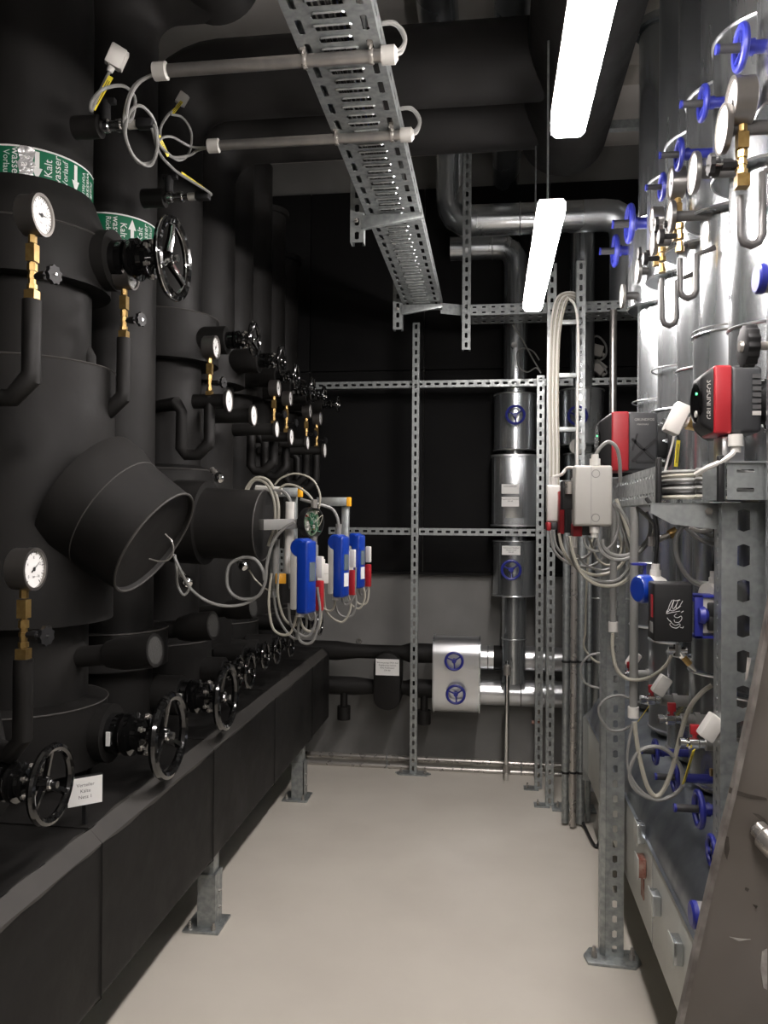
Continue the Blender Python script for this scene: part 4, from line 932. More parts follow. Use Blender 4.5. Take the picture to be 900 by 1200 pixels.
# ================================================================ RIGHT HEADER
hr = thing('distribution_header', 'long low pale metal-clad header with a rounded silver top on the right', 'header', (.8, 2.4, .28))
y1h = 3.86
side = [(.465, .28), (.465, .545), (1.15, .545), (1.15, .28)]
mk('side_cladding', MB().prism(side, (0, .9, 0), UX, UZ, (0, y1h - .9, 0)), 'header_side', hr, bev=.004)
tp = [(.462, .546)] + [(.47 + .20 * (1 - math.cos(a)), .55 + .165 * math.sin(a)) for a in [math.radians(k) for k in range(0, 91, 9)]] + [(1.15, .715), (1.15, .546)]
mk('top_cladding', MB().prism(tp, (0, .9, 0), UX, UZ, (0, y1h - .9, 0)), 'header_top', hr, sharp=50)
e_ = MB().prism([(.44, .26), (.44, .56), (.62, .74), (1.15, .74), (1.15, .26)], (0, y1h, 0), UX, UZ, UY * .012); mk('end_sheet', e_, 'galv', hr)
for y in (1.55, 2.35, 3.15): mk('joint_seam', MB().box((.4635, y, .28), (.466, y + .004, .545)), 'galv', hr)
for k, (px, py, m, lab) in enumerate(((745, 974, 'galv', 'rectangular sign holder on the pale header side, farthest from the camera'), (746, 1014, 'rust', 'rusty red sign holder on the pale header side, second from the far end'), (762, 1057, 'galv', 'pale sign holder on the header side between the rusty one and the nearest one'), (786, 1112, 'galv', 'nearest sign holder on the pale header side'))):
    c = at(px, py, X=.44); t = thing('sign_holder', lab, 'sign', c, 'sign holders on the side of the pale header')
    mk('plate', MB().obox(c, UX * .002, UY * .030, UZ * .032), 'header_side', t, bev=.002); mk('stand_off', MB().obox(c + UX * .012, UX * .012, UY * .026, UZ * .028), m, t, bev=.003)
c = at(816, 1072, X=.42); t = thing('capped_stub', 'grey stub with blue end cap low on the pale header beside the steel stringer', 'pipe cap', c)
mk('stub', MB().cyl(c, c + UX * .07, .026, n=18), 'cable_grey', t); mk('end_cap', MB().lathe(c - UX * .012, UX, [(0, 0), (0, .022), (.004, .027), (.013, .027), (.013, 0)], 18), 'blue', t)
mk('red_mark', MB().obox(at(753, 1040, X=.463), UX * .0015, UY * .02, UZ * .03), 'rust', hr, label='rusty red smear')
# ================================================================ RIGHT RISERS
SY = [1.80, 2.15, 2.44, 2.73, 3.04, 3.45]; SX = .71; pr_, cr_ = .10, .14
SN = ['nearest', 'second nearest', 'third nearest', 'fourth', 'fifth', 'farthest']
RS = []
for i, y in enumerate(SY):
    t = thing('clad_riser', '%s galvanised riser of the right row, %s' % (SN[i], ['at the frame edge', 'behind the upper pump', 'left of the upper pump', 'behind the white sensor plug', 'narrow sliver between broader pipes', 'beside the rear tray end'][i]), 'pipe', (SX, y, .72), 'galvanised clad risers of the right row'); RS.append(t)
    zt = 3.7 if i < 5 else 3.55
    mk('pipe', MB().lathe((SX, y, .716), UZ, [(0, 0), (0, pr_), (zt - .716, pr_), (zt - .716, 0)], 40), 'galv', t)
    cover(t, SX, y, 2.38, 2.74, cr_, 40)
    cover(t, SX, y, .735 + .01 * (i % 2), 1.06, .125, 36)
    if i in (0, 2, 4, 5): cover(t, SX, y, 1.05, 2.18 - .07 * i, .118, 36)
    for z in (1.22 + .05 * (i % 3), 2.05 - .06 * (i % 2), .76): mk('joint_ring', MB().torus((SX, y, z), UZ, pr_ + (.02 if i in (0, 2, 4, 5) and z > 1.1 else .002), .0035, 36, 5), 'galv_bright', t)
mk('end_cap', MB().lathe((SX, 3.45, 3.55), UZ, [(0, .12), (.03, .12), (.07, 0)], 24), 'galv', RS[5])
def rvalve(px, py, X, R, label, sl, group, L=.05, body=.1):
    c = at(px, py, X=X); t = thing('blue_handwheel_valve', label, 'valve', c + UX * .1, group)
    wv = mk('handwheel', wheel(MB(), c, -UX, R, R * .16, dish=.15, hubr=.26), 'blue', t)
    mk('spindle_sleeve', MB().cyl(c - UX * sl, c, R * .2, n=14), 'sleeve', t)
    mk('sleeve_cap', MB().cyl(c - UX * (sl + .006), c - UX * sl, R * .22, n=14), 'blue', t)
    mk('bonnet', MB().lathe(c + UX * .008, UX, [(0, 0), (0, R * .32), (.018, R * .36), (.018, R * .28), (body, R * .3), (body, 0)], 10), 'blue', t)
GB = 'blue handwheels at the top of the right risers'
for k, (px, py, R, sl, lab) in enumerate(((868, 56, .050, .045, 'topmost and nearest blue handwheel, upper right corner'), (824, 121, .046, .05, 'second blue handwheel from the top on the right risers'), (796, 181, .046, .05, 'third blue handwheel from the top on the right risers'), (776, 219, .044, .045, 'fourth blue handwheel from the top, partly hidden by a gauge'), (738, 262, .076, .06, 'fifth blue handwheel from the top, overlapping the lowest one'), (721, 294, .070, .06, 'lowest and farthest blue handwheel of the upper right group'))):
    rvalve(px, py, .525, R, lab, sl, GB)
GB2 = 'blue handwheels low on the right risers'
for k, (px, py, R, sl, lab) in enumerate(((768, 881, .042, .04, 'farthest low blue handwheel, inside the grey cable ring'), (791, 911, .045, .05, 'second low blue handwheel, beside the yellow tag'), (819, 948, .049, .055, 'nearest fully visible low blue handwheel above the silver header top'), (834, 997, .04, .0, 'low blue handwheel mostly hidden behind the big slotted post'))):
    rvalve(px, py, .525, R, lab, max(sl, .005), GB2)
# gauges facing the aisle
GR = 'pressure gauges on the right risers'; GT = 'dial thermometers on the right risers'
NX = -UX
gauge(856, 120, .50, .052, 'large pressure gauge near the upper right corner, left of a bright pipe', ax=NX, stem=.13, knob=2, needle=120, group=GR, depth=.85, fine=False)
gauge(785, 215, .52, .048, 'pressure gauge beside the fourth blue handwheel', ax=NX, stem=.12, knob=2, needle=120, group=GR, depth=.85, fine=False)
gauge(763, 258, .53, .044, 'pressure gauge half hidden behind the fifth blue handwheel', ax=NX, stem=.11, knob=2, needle=120, group=GR, depth=.85, fine=False)
thermo(845, 152, .485, .052, 'largest bright thermometer disc in the upper right', ax=NX, L=.13, rr=.015, m='tube_grey', group=GT)
thermo(811, 203, .50, .052, 'second bright thermometer disc, left of the cover rim', ax=NX, L=.13, rr=.015, m='tube_grey', group=GT)
thermo(784, 254, .51, .046, 'third bright thermometer disc on a short grey pocket', ax=NX, L=.13, rr=.015, m='tube_grey', group=GT)
thermo(764, 284, .52, .044, 'fourth bright thermometer disc on a short grey pocket', ax=NX, L=.13, rr=.014, m='tube_grey', group=GT)
thermo(746, 318, .53, .044, 'fifth bright thermometer disc, small and edge-on', ax=NX, L=.13, rr=.014, m='tube_grey', group=GT)
thermo(728, 347, .53, .048, 'lowest and farthest thermometer disc, just above the rear tray', ax=NX, L=.12, rr=.016, m='tube_grey', group=GT, cm='steel')
def siphon(px, py0, py1, py2, X, label, dx):
    t = thing('siphon_tube', label, 'pipe', at(px, py1, X=X), 'grey U-shaped siphon tubes under the right gauges')
    a = at(px, py0, X=X); fit = MB()
    z = a.z; h = .05; w_ = .011
    for q, rr in ((0, 1.0), (.6, .7), (1.0, 1.1), (1.7, .8), (2.2, 1.15)): fit.cyl(a - UZ * (q * h * .6), a - UZ * (q * h * .6 + h * .3), w_ * rr, n=8)
    mk('brass_fitting', fit, 'brass', t, sharp=25)
    k = a - UZ * .035; vv = mk('shutoff_valve', MB().cyl(k, k - UX * .045, .008, n=8), 'black_plastic', t)
    mk('knob', MB().cyl(k - UX * .045, k - UX * .06, .021, n=12), 'black_plastic', vv, bev=.002)
    s = a - UZ * .1; e = at(px, py1, X=X); r = .022
    pts = [s, e + UZ * r, e + V((r * .3, 0, r * .3)), e + V((r, 0, 0)), e + V((r * 1.7, 0, r * .3)), e + V((r * 2, 0, r)), V((e.x + r * 2, e.y, at(px, py2, X=X).z)), V((e.x + r * 2 + .05, e.y, at(px, py2, X=X).z + .02))]
    mk('u_tube', MB().tube(pts, .0085, n=10, smooth=False), 'tube_grey', t)
siphon(868, 176, 288, 205, .53, 'grey U-tube under a brass fitting near the right frame edge', .02)
siphon(797, 262, 350, 300, .53, 'grey U-tube under a brass fitting, middle of the three', .02)
siphon(776, 290, 382, 330, .54, 'longest grey U-tube under a brass fitting, left of the others', .02)
# black star knob and blue cap at the frame edge
c = at(870, 406, X=.47); t = thing('star_knob', 'black ribbed handwheel knob above the upper red-banded pump', 'knob', c + UX * .1)
pts = []
for q in range(28):
    a = 2 * PI * q / 28; rr = .041 if q % 2 else .037; pts.append((rr * math.cos(a), rr * math.sin(a)))
kb = MB().prism(pts, c, UY, UZ, UX * .022); mk('rim', kb, 'black_plastic', t, bev=.002)
mk('hub', MB().lathe(c - UX * .006, UX, [(0, 0), (0, .01), (.008, .012), (.008, 0)], 10), 'steel', t)
mk('spindle', MB().cyl(c + UX * .02, c + UX * .14, .008, n=10), 'steel', t)
c = at(888, 327, X=.49); t = thing('capped_stub', 'grey stub with round blue end cap at the right frame edge', 'pipe cap', c)
mk('stub', MB().cyl(c + UX * .006, c + UX * .12, .026, n=20), 'cable_grey', t); mk('end_cap', MB().lathe(c - UX * .004, UX, [(0, 0), (0, .024), (.004, .028), (.014, .028), (.014, 0)], 20), 'blue', t)
# ================================================================ PUMPS
def pump(x0, x1, y, zc, h, d, label, motif=True):
    L = x1 - x0; t = thing('circulation_pump', label, 'pump', (x1, y, zc - h / 2), 'red and black pump heads on the right risers')
    def sec(a, b, ha, hb, m, nm, par=t, bev=.008, dy=0):
        vs = []
        for x, k in ((a, ha), (b, hb)):
            for sy in (-1, 1):
                for sz in (-1, 1): vs.append((x, y + sy * d / 2 * k, zc + sz * h / 2 * k))
        mb = MB(); mb.add([V(p) for p in vs], [(0, 1, 3, 2), (4, 6, 7, 5), (0, 4, 5, 1), (2, 3, 7, 6), (0, 2, 6, 4), (1, 5, 7, 3)])
        return mk(nm, mb, m, par, bev=bev, seg=3)
    f = sec(x0, x0 + L * .22, .70, 1.0, 'black_plastic', 'front_shell')
    mk('face_panel', MB().lathe((x0 - .002, y, zc), UX, [(0, 0), (0, h * .3), (.004, h * .32), (.004, 0)], 24), 'black_gloss', f)
    mk('button', MB().lathe((x0 - .004, y - .01, zc - h * .18), UX, [(0, 0), (0, .008), (.003, .008)], 10), 'grey_plastic', f)
    mk('led', MB().lathe((x0 - .004, y - .015, zc + h * .12), UX, [(0, 0), (0, .003), (.003, .003)], 8), 'led', f)
    sec(x0 + L * .2, x0 + L * .50, 1.01, 1.01, 'red', 'red_band', bev=.006)
    b = sec(x0 + L * .48, x1, 1.0, .98, 'pump_grey', 'rear_shell', bev=.01)
    yy = y - d / 2 - .001; cx = x0 + L * .76
    if motif:
        mb = MB()
        for sg in (-1, 1):
            mb.obox((cx, yy, zc - h * .15), V((1, 0, sg * .95)).normalized() * h * .28, V((-sg * .95, 0, 1)).normalized() * h * .022, UY * .0022)
        mb.obox((cx + L * .02, yy, zc - h * .35), V((1, 0, 0)) * L * .16, UZ * h * .018, UY * .0022); mb.obox((cx - L * .16, yy, zc - h * .02), V((.3, 0, 1)).normalized() * h * .15, UX * .003, UY * .0022)
        mk('moulded_cross', mb, 'black_plastic', b)
        mb = MB(); textplane(mb, 'GRUNDFOS', .012, (cx, yy - .0005, zc + h * .36), UX, UZ); textplane(mb, 'MAGNA3', .009, (cx - .005, yy - .0005, zc + h * .28), UX, UZ); mk('print', mb, 'grey_plastic', b)
    else:
        for k in range(7): mk('label_strip', MB().obox((x1 - L * .1, yy, zc + h * (.33 - k * .09)), UX * L * .07, UY * .001, UZ * h * .03), 'grey_plastic' if k == 6 else 'grey_ink', b)
        mb = MB(); textplane(mb, 'GRUNDFOS', .017, (x0 + L * .14, yy + .006, zc), UZ, -UX); mk('print', mb, 'grey_plastic', f)
    mk('motor_neck', MB().cyl((x1 - .005, y, zc), (x1 + .035, y, zc), h * .33, n=24).cyl((x1 + .03, y, zc), (x1 + .05, y, zc), h * .42, n=24), 'black_plastic', t)
    bolts(t, 'chrome', [((x1 + .03, y + math.cos(a) * h * .36, zc + math.sin(a) * h * .36), -UX, .007, .008) for a in [k * PI / 3 for k in range(6)]])
    return t
Ya, Yb = 1.94, 2.78
xa0 = at(822, 470, Y=Ya - .05).x; xa1 = at(893, 470, Y=Ya - .05).x
pa = pump(xa0, xa1, Ya, at(860, 468, Y=Ya - .05).z, .155, .11, 'upper red-banded black pump head at the right frame edge', motif=False)
xb0 = at(703, 517, Y=Yb - .07).x; xb1 = at(771, 517, Y=Yb - .07).x
pb = pump(xb0, xb1, Yb, at(740, 517, Y=Yb - .07).z, .195, .15, 'lower red-banded pump head with moulded cross, behind the grey junction box')
mk('mounting_foot', MB().box((xa0 + .05, Ya - .03, at(860, 545, Y=Ya).z), (xa1 - .03, Ya + .04, at(860, 512, Y=Ya).z)), 'galv_bright', pa, bev=.004)
c = at(862, 517, Y=Ya - .06); mk('cable_gland', MB().cyl(c + UZ * .015, c - UZ * .012, .016, n=10).cyl(c - UZ * .012, c - UZ * .026, .011, n=10), 'white_plastic', pa)
cable('white cable from the upper pump gland into the right tray', [at(861, 525, Y=1.88), at(858, 532, Y=1.87), at(845, 541, Y=1.87), at(829, 548, Y=1.88), at(815, 556, Y=1.9)], .006, 'white_plastic')
# white actuator plug with brass nut
u_ = V((.75, 0, -.66)).normalized()
c = at(793, 491, Y=2.1); t = thing('sensor_plug', 'white angled sensor plug with brass nut between the two pumps', 'sensor', c)
mk('housing', MB().obox(c, V((.42, 0, .91)) * .040, UY * .022, V((.91, 0, -.42)) * .020), 'white_plastic', t, bev=.006)
c2_ = at(806, 495, Y=2.1); mk('collar', MB().cyl(c, c2_, .014, n=12), 'white_plastic', t)
c3_ = at(816, 499, Y=2.1); mk('brass_nut', MB().cyl(c2_, c3_, .019, .014, n=8), 'brass', t)
mk('black_hose', MB().tube([c3_, at(822, 506, Y=2.08), at(832, 512, Y=2.05), at(846, 510, Y=2.0)], .011, n=10), 'cable_black', t)
tag(at(795, 516, Y=2.2), at(792, 547, Y=2.2), 'yellow tag hanging below the white angled sensor plug', .012)
cable('thin white cable beside the yellow tag between the pumps', [at(790, 505, Y=2.2), at(788, 520, Y=2.2), at(781, 545, Y=2.2), at(778, 560, Y=2.2)], .003, 'white_plastic')
# ================================================================ RIGHT TRAY, BRACKETS AND POSTS
rx = .42
tr = thing('cable_tray', 'chest-high perforated tray with black edge trim in front of the right risers', 'cable tray', (.5, 2.4, 1.54))
ya_, yb_ = 2.08, 2.86
mb = MB(); mb.slotcells((rx, ya_, 1.54), UY, UZ, -UX, yb_ - ya_, .095, 17, 1, .4, .1, .002)
mk('side_rail', MB().slotcells((rx, ya_, 1.54), UY, UZ, UX, yb_ - ya_, .048, 18, 1, .42, .22, .0015).slotcells((rx, ya_, 1.588), UY, UZ, UX, yb_ - ya_, .048, 18, 1, .42, .22, .0015), 'zinc', tr)
mk('bottom_plate', MB().slotcells((rx, ya_, 1.54), UX, UY, UZ, .2, yb_ - ya_, 3, 14, .6, .35, .0015), 'zinc', tr)
mk('side_rail', MB().box((rx + .198, ya_, 1.54), (rx + .2, yb_, 1.635)), 'zinc', tr)
mk('edge_trim', MB().box((rx - .006, ya_ - .012, 1.535), (rx + .006, ya_ + .012, 1.655)), 'black_plastic', tr, bev=.003)
tr3 = thing('cable_tray', 'short tray section with long slots below the upper pump at the right edge', 'cable tray', (.66, 1.9, 1.545))
x0 = at(836, 560, Y=1.88).x; x1 = 1.0
mk('front_rail', MB().slotcells((x0 + .03, 1.88, 1.545), UX, UZ, UY, x1 - x0 - .03, .045, 6, 1, .5, .2, .002).slotcells((x0 + .03, 1.88, 1.59), UX, UZ, UY, x1 - x0 - .03, .040, 6, 1, .5, .2, .002), 'zinc', tr3)
mk('end_flange', MB().obox((x0 + .008, 1.905, 1.587), V((.02, -.02, 0)), V((.0008, .0008, 0)), UZ * .042), 'zinc', tr3)
mk('top_lip', MB().box((x0 + .03, 1.87, 1.628), (x1, 1.885, 1.632)), 'galv_bright', tr3)
mk('bottom_plate', MB().box((x0 + .03, 1.882, 1.545), (x1, 2.1, 1.547)), 'zinc', tr3)
xe = at(845, 560, Y=1.87).x; mk('edge_trim', MB().box((xe - .007, 1.866, 1.54), (xe + .007, 1.882, 1.645)), 'black_plastic', tr3, bev=.003)
nn_ = ['topmost', 'second', 'third', 'fourth', 'fifth', 'sixth', 'lowest']
for k in range(7):
    z = 1.618 - k * .0105; m = ('cable_grey', 'cable_cream', 'cable_grey', 'cable_black', 'cable_grey', 'cable_black', 'cable_cream')[k]
    cable('%s cable of the flat bundle bridging the two right tray sections' % nn_[k], [(rx + .04, 2.7, z - .01), (rx + .03, 2.3, z), (rx + .02, 2.09, z), (.50, 2.03, z + .002 * (k % 2)), (x0 + .0, 1.98, z), (x0 + .12, 1.95, z - .01)], .006, m, group='cables bridging the right tray sections', n=6)
# bracket arm and big slotted post
xp = at(845, 700, Y=1.95).x; xq = at(913, 700, Y=1.95).x
bp = thing('strut_post', 'broad galvanised post with large slots standing on the silver header top', 'strut', (xp, 1.95, .716))
n = 12; zb_ = .716; ztop = 1.54; w3 = (xq - xp) / 3
mb = MB()
mb.slotcells((xp + w3 * .4, 1.95, zb_), UZ, UX, -UY, ztop - zb_, w3 * 1.5, 10, 1, .66, .44, .003)
mb.box((xp, 1.9475, zb_), (xp + w3 * .4, 1.95, ztop)); mb.box((xp + w3 * 1.9, 1.9475, zb_), (xq, 1.95, ztop)); mk('front_web', mb, 'zinc', bp)
mk('side_flange', MB().slotcells((xp, 1.95, zb_), UZ, UY, UX, ztop - zb_, .06, 26, 1, .4, .16, .003), 'zinc', bp)
mk('side_flange', MB().box((xq - .003, 1.95, zb_), (xq, 2.01, ztop)), 'zinc', bp)
ba = thing('bracket_arm', 'horizontal galvanised C-arm from the broad post carrying the right tray', 'bracket', (.5, 2.0, 1.47))
xl = at(762, 590, Y=1.99).x
mk('channel', MB().prism([(xl, 1.538), (xp + .01, 1.538), (xp + .01, 1.475), (xl + .05, 1.488), (xl, 1.515)], (0, 1.985, 0), UX, UZ, UY * .003).box((xl, 1.985, 1.535), (xp + .01, 2.03, 1.539)), 'zinc', ba)
bb = MB(); bolt(bb, (xp - .02, 1.985, 1.52), -UY, .009, .006); mk('bolt', bb, 'steel', ba)
f0 = at(717, 1124, Z=0); yy = f0.y; xw = .036
fp = thing('strut_post', 'nearest slotted floor post on the right, on a bolted base plate', 'strut', (f0.x, yy, 0))
mk('base_plate', MB().prism([(-.085, -.05), (.07, -.06), (.095, -.02), (.085, .05), (-.07, .05), (-.095, .0)], (f0.x, yy, 0), UX, UY, UZ * .01), 'zinc', fp, bev=.002)
mk('front_web', MB().slotcells((f0.x - .022, yy, .01), UZ, UX, -UY, 1.53, .060, 30, 1, .52, .26, .003), 'zinc', fp)
mk('side_flange', MB().obox((f0.x - .030, yy + .004, .775), (.008, -.005, 0), (.001, .0015, 0), (0, 0, .765)).box((f0.x - .038, yy + .008, .01), (f0.x - .036, yy + .06, 1.54)), 'zinc', fp)
mk('side_flange', MB().box((f0.x + .036, yy, .01), (f0.x + .038, yy + .06, 1.54)), 'zinc', fp)
for k, (dx, dy) in enumerate(((-.06, -.01), (.065, -.01))): bb = MB(); bolt(bb, (f0.x + dx, yy + dy, .01), UZ, .011, .018); mk('anchor_bolt', bb, 'steel', fp)
# vertical grey conduit with gland
x = at(743, 700, Y=2.42); z0 = at(743, 832, Y=2.42).z
vc = thing('vertical_conduit', 'smooth grey conduit hanging from the right tray beside the nearest floor post', 'conduit', (x.x, 2.42, z0))
mk('tube', MB().cyl((x.x, 2.42, z0), (x.x, 2.42, 1.535), .0125, n=16), 'cable_grey', vc); mk('end_sleeve', MB().cyl((x.x, 2.42, z0 - .022), (x.x, 2.42, z0 + .01), .0165, n=14), 'white_plastic', vc)
x = at(727, 800, Y=2.62); vc = thing('vertical_conduit', 'short grey conduit in front of the nearest post, ending in a pale gland', 'conduit', (x.x, 2.62, at(727, 730, Y=2.62).z))
x = at(722, 430, Y=4.2); vc2 = thing('vertical_conduit', 'bright tube dropping from the rear tray behind the lower pump', 'conduit', (x.x, 4.3, 1.9))
mk('tube', MB().cyl((x.x, 4.3, 1.8), (x.x, 4.3, 2.6), .019, n=16), 'alu', vc2)
x = at(720, 770, Y=2.6).x; z0 = at(720, 735, Y=2.6).z
mk('tube', MB().cyl((at(718.5, 730, Y=2.64).x, 2.64, z0), (at(718.5, 730, Y=2.64).x, 2.64, 1.538), .011, n=14), 'cable_grey', vc)
mk('end_sleeve', MB().cyl((at(718.5, 730, Y=2.64).x, 2.64, z0 - .02), (at(718.5, 730, Y=2.64).x, 2.64, z0 + .012), .015, n=14), 'white_plastic', vc)
# ================================================================ JUNCTION BOXES AND CONTROLLERS
def jbox(pxa, pxb, pya, pyb, Y, d, label, m='grey_plastic', detail=True):
    a = at(pxa, pya, Y=Y); b = at(pxb, pyb, Y=Y); t = thing('junction_box', label, 'junction box', ((a.x + b.x) / 2, Y + d / 2, b.z))
    c = V(((a.x + b.x) / 2, Y + d / 2, (a.z + b.z) / 2)); hx = (b.x - a.x) / 2; hz = (a.z - b.z) / 2
    mk('housing', MB().obox(c + UY * d * .15, UX * hx, UY * d * .35, UZ * hz), m, t, bev=.006)
    ld = mk('lid', MB().obox(c - UY * d * .32, UX * hx * .98, UY * d * .18, UZ * hz * .98), m, t, bev=.008, seg=3)
    if detail:
        for sz in (-1, 1): mk('screw_cap', MB().torus(c + V((hx * .12, -d * .5, sz * hz * .72)), UY, .012, .0012, 20, 5), 'cable_grey', ld)
        mk('lid_line', MB().obox(c + V((-hx * .12, -d * .5, 0)), UX * .0006, UY * .0006, UZ * hz * .96), 'cable_grey', ld)
    return t, c, hx, hz
Yj = 2.56
t, c, hx, hz = jbox(673, 718, 545, 617, Yj, .06, 'large light grey junction box on the tray end, with two round screw caps')
for s_, z in ((1, hz), (-1, -hz)): mk('cable_gland', MB().cyl(c + V((.008, 0, z)), c + V((.008, 0, z + s_ * .022)), .017, n=10).cyl(c + V((.008, 0, z + s_ * .022)), c + V((.008, 0, z + s_ * .036)), .012, n=10), 'white_plastic', t)
cable('grey cable arching from the top of the large junction box to the tray', [c + V((.008, 0, hz + .03)), at(704, 524, Y=Yj + .03), at(713, 518, Y=Yj + .03), at(722, 524, Y=Yj + .03), at(726, 540, Y=Yj + .05), at(727, 565, Y=Yj + .08)], .0062, 'cable_grey')
t2, c2_, hx2, hz2 = jbox(641, 657, 568, 612, 3.0, .05, 'small white junction box left of the large grey one', 'white_plastic', False)
mk('cable_gland', MB().cyl(c2_ + UZ * hz2, c2_ + UZ * (hz2 + .03), .013, n=10), 'white_plastic', t2)
cable('white cable arching out of the small white junction box', [c2_ + UZ * (hz2 + .03), at(658, 556, Y=3.0), at(664, 549, Y=3.0), at(671, 548, Y=2.95), at(678, 552, Y=2.9)], .006, 'white_plastic')
def controller(pxa, pxb, pya, pyb, Y, label):
    a = at(pxa, pya, Y=Y); b = at(pxb, pyb, Y=Y); t = thing('controller', label, 'controller', ((a.x + b.x) / 2, Y, b.z), 'red-edged dark controllers beside the grey junction box')
    w_ = b.x - a.x
    mk('red_edge', MB().box((a.x, Y, b.z), (a.x + w_ * .4, Y + .09, a.z)), 'red', t, bev=.003); mk('dark_body', MB().box((a.x + w_ * .4, Y + .004, b.z + .004), (b.x, Y + .085, a.z)), 'pump_grey', t, bev=.003)
    return t
controller(641, 653, 612, 622, 2.98, 'small red-edged controller under the small white box')
controller(656, 670, 575, 626, 2.85, 'tall red-edged controller between the white and grey boxes')
controller(672, 698, 614, 629, 2.62, 'wide red-edged controller under the large grey junction box')
a = at(659, 563, Y=2.7); b = at(673, 597, Y=2.7)
t = thing('din_adapter', 'black block with chrome screw drum between the white and grey boxes', 'adapter', (a.x, 2.7, b.z)); mk('block', MB().box((a.x, 2.7, b.z), (b.x, 2.78, a.z)), 'black_plastic', t, bev=.003)
mk('drum', MB().cyl(((a.x + b.x) / 2, 2.69, a.z - .045), ((a.x + b.x) / 2, 2.69, a.z - .005), .013, n=14), 'steel', t)
# hanging loops under the boxes
LG = 'cable loops hanging under the right junction boxes'
def yl_(label, pts, r, m, Y=2.6): cable(label, [at(p[0], p[1], Y=Y + (p[2] if len(p) > 2 else 0)) for p in pts], r, m, group=LG)
yl_('widest pale double loop under the large junction box, front strand', [(668, 628), (672, 650), (682, 672), (700, 685), (722, 686), (738, 675), (743, 655), (738, 630), (728, 600), (722, 585)], .0058, 'cable_cream')
yl_('widest pale double loop under the large junction box, rear strand', [(664, 628), (668, 648), (678, 668), (698, 680), (720, 681), (734, 670), (739, 652), (733, 630), (724, 602), (718, 590)], .0056, 'cable_grey', 2.63)
yl_('second pale loop starting below the tall controller', [(655, 625), (660, 645), (672, 662), (692, 673), (712, 672), (728, 662), (735, 645), (730, 620), (720, 600)], .0054, 'cable_cream', 2.68)
yl_('grey loop starting below the small white box', [(645, 622), (648, 642), (658, 655), (672, 662), (690, 664), (706, 655), (712, 640)], .005, 'cable_grey', 2.75)
yl_('inner grey loop starting below the small white box', [(649, 622), (652, 640), (663, 652), (680, 655), (694, 646), (700, 630)], .0045, 'cable_grey', 2.78)
yl_('dark grey loop curving right from the large junction box gland', [(706, 632), (708, 642), (718, 650), (733, 651), (748, 644), (760, 630), (762, 612), (757, 600)], .0062, 'cable_grey', 2.5)
yl_('second dark grey loop rising to the tray bottom', [(700, 632), (706, 648), (722, 656), (742, 652), (758, 638), (768, 618), (752, 600), (745, 595)], .0058, 'cable_grey', 2.48)
yl_('small grey loop just below the wide controller', [(684, 630), (688, 642), (702, 646), (716, 640), (724, 622), (724, 600)], .0045, 'cable_grey', 2.6)
yl_('grey loop low behind the widest pale pair', [(676, 650), (690, 664), (710, 668), (726, 655), (732, 630)], .0045, 'cable_grey', 2.72)
yl_('thin pale cable threading the loops diagonally', [(690, 630), (700, 655), (715, 662), (728, 645), (722, 610)], .004, 'cable_cream', 2.66)
yl_('long steel-grey cable curving down beside the black pump hose', [(722, 590), (735, 610), (745, 640), (742, 665), (735, 680)], .005, 'cable_grey', 2.52)
# right hanging rings lower down
def yr_(label, pts, r, m, Y=2.2): cable(label, [at(p[0], p[1], Y=Y + (p[2] if len(p) > 2 else 0)) for p in pts], r, m, group='cables looping in front of the right risers')
yr_('pale cable dipping deeply in front of the low blue handwheels', [(834, 803), (822, 812), (808, 830), (798, 860), (788, 900), (778, 925), (768, 933), (758, 920), (750, 890), (745, 860), (744, 846)], .0062, 'cable_cream')
yr_('large grey cable ring around the farthest low blue handwheel', [(800, 921), (798, 900), (785, 882), (768, 875), (750, 880), (740, 895), (738, 912), (748, 928), (768, 937), (785, 934), (797, 925), (801, 915)], .0055, 'cable_grey')
yr_('thin grey cable from the conduit down into the ring', [(742, 846), (737, 870), (735, 895), (742, 915), (755, 930), (770, 937)], .004, 'cable_grey')
yr_('pale cable swinging from the black box fitting to the conduit gland', [(787, 768), (780, 780), (765, 792), (748, 797), (732, 794), (722, 782), (718, 760), (718, 742)], .0052, 'cable_cream', 2.4)
yr_('grey ring crossing the nearest floor post', [(740, 850), (728, 856), (714, 855), (704, 842), (702, 828), (712, 818), (728, 815), (745, 822)], .0045, 'cable_grey', 2.62)
yr_('grey cable arc upper right beside the broad post', [(812, 612), (800, 618), (792, 632), (794, 655), (806, 676), (820, 685), (836, 686)], .006, 'cable_grey', 2.15)
yr_('thick grey cable descending right of the broad bracket', [(795, 608), (808, 622), (820, 632), (836, 638)], .007, 'cable_grey', 2.25)
yr_('second thick grey cable descending beside the first', [(800, 604), (812, 616), (824, 624), (838, 628)], .006, 'cable_grey', 2.25)
yr_('white cable crossing above the black box toward the post', [(808, 618), (820, 622), (838, 620)], .0055, 'white_plastic', 2.2)
yr_('pale cable with clips hanging left of the nearest floor post', [(724, 592, -.2), (700, 620), (690, 650), (687, 700), (686, 740), (684, 755), (688, 765), (698, 775), (706, 777)], .004, 'cable_cream', 3.0)
yr_('grey half loop left of the nearest floor post', [(706, 765), (692, 768), (682, 778), (681, 790), (688, 802), (704, 807)], .0045, 'cable_grey', 2.9)
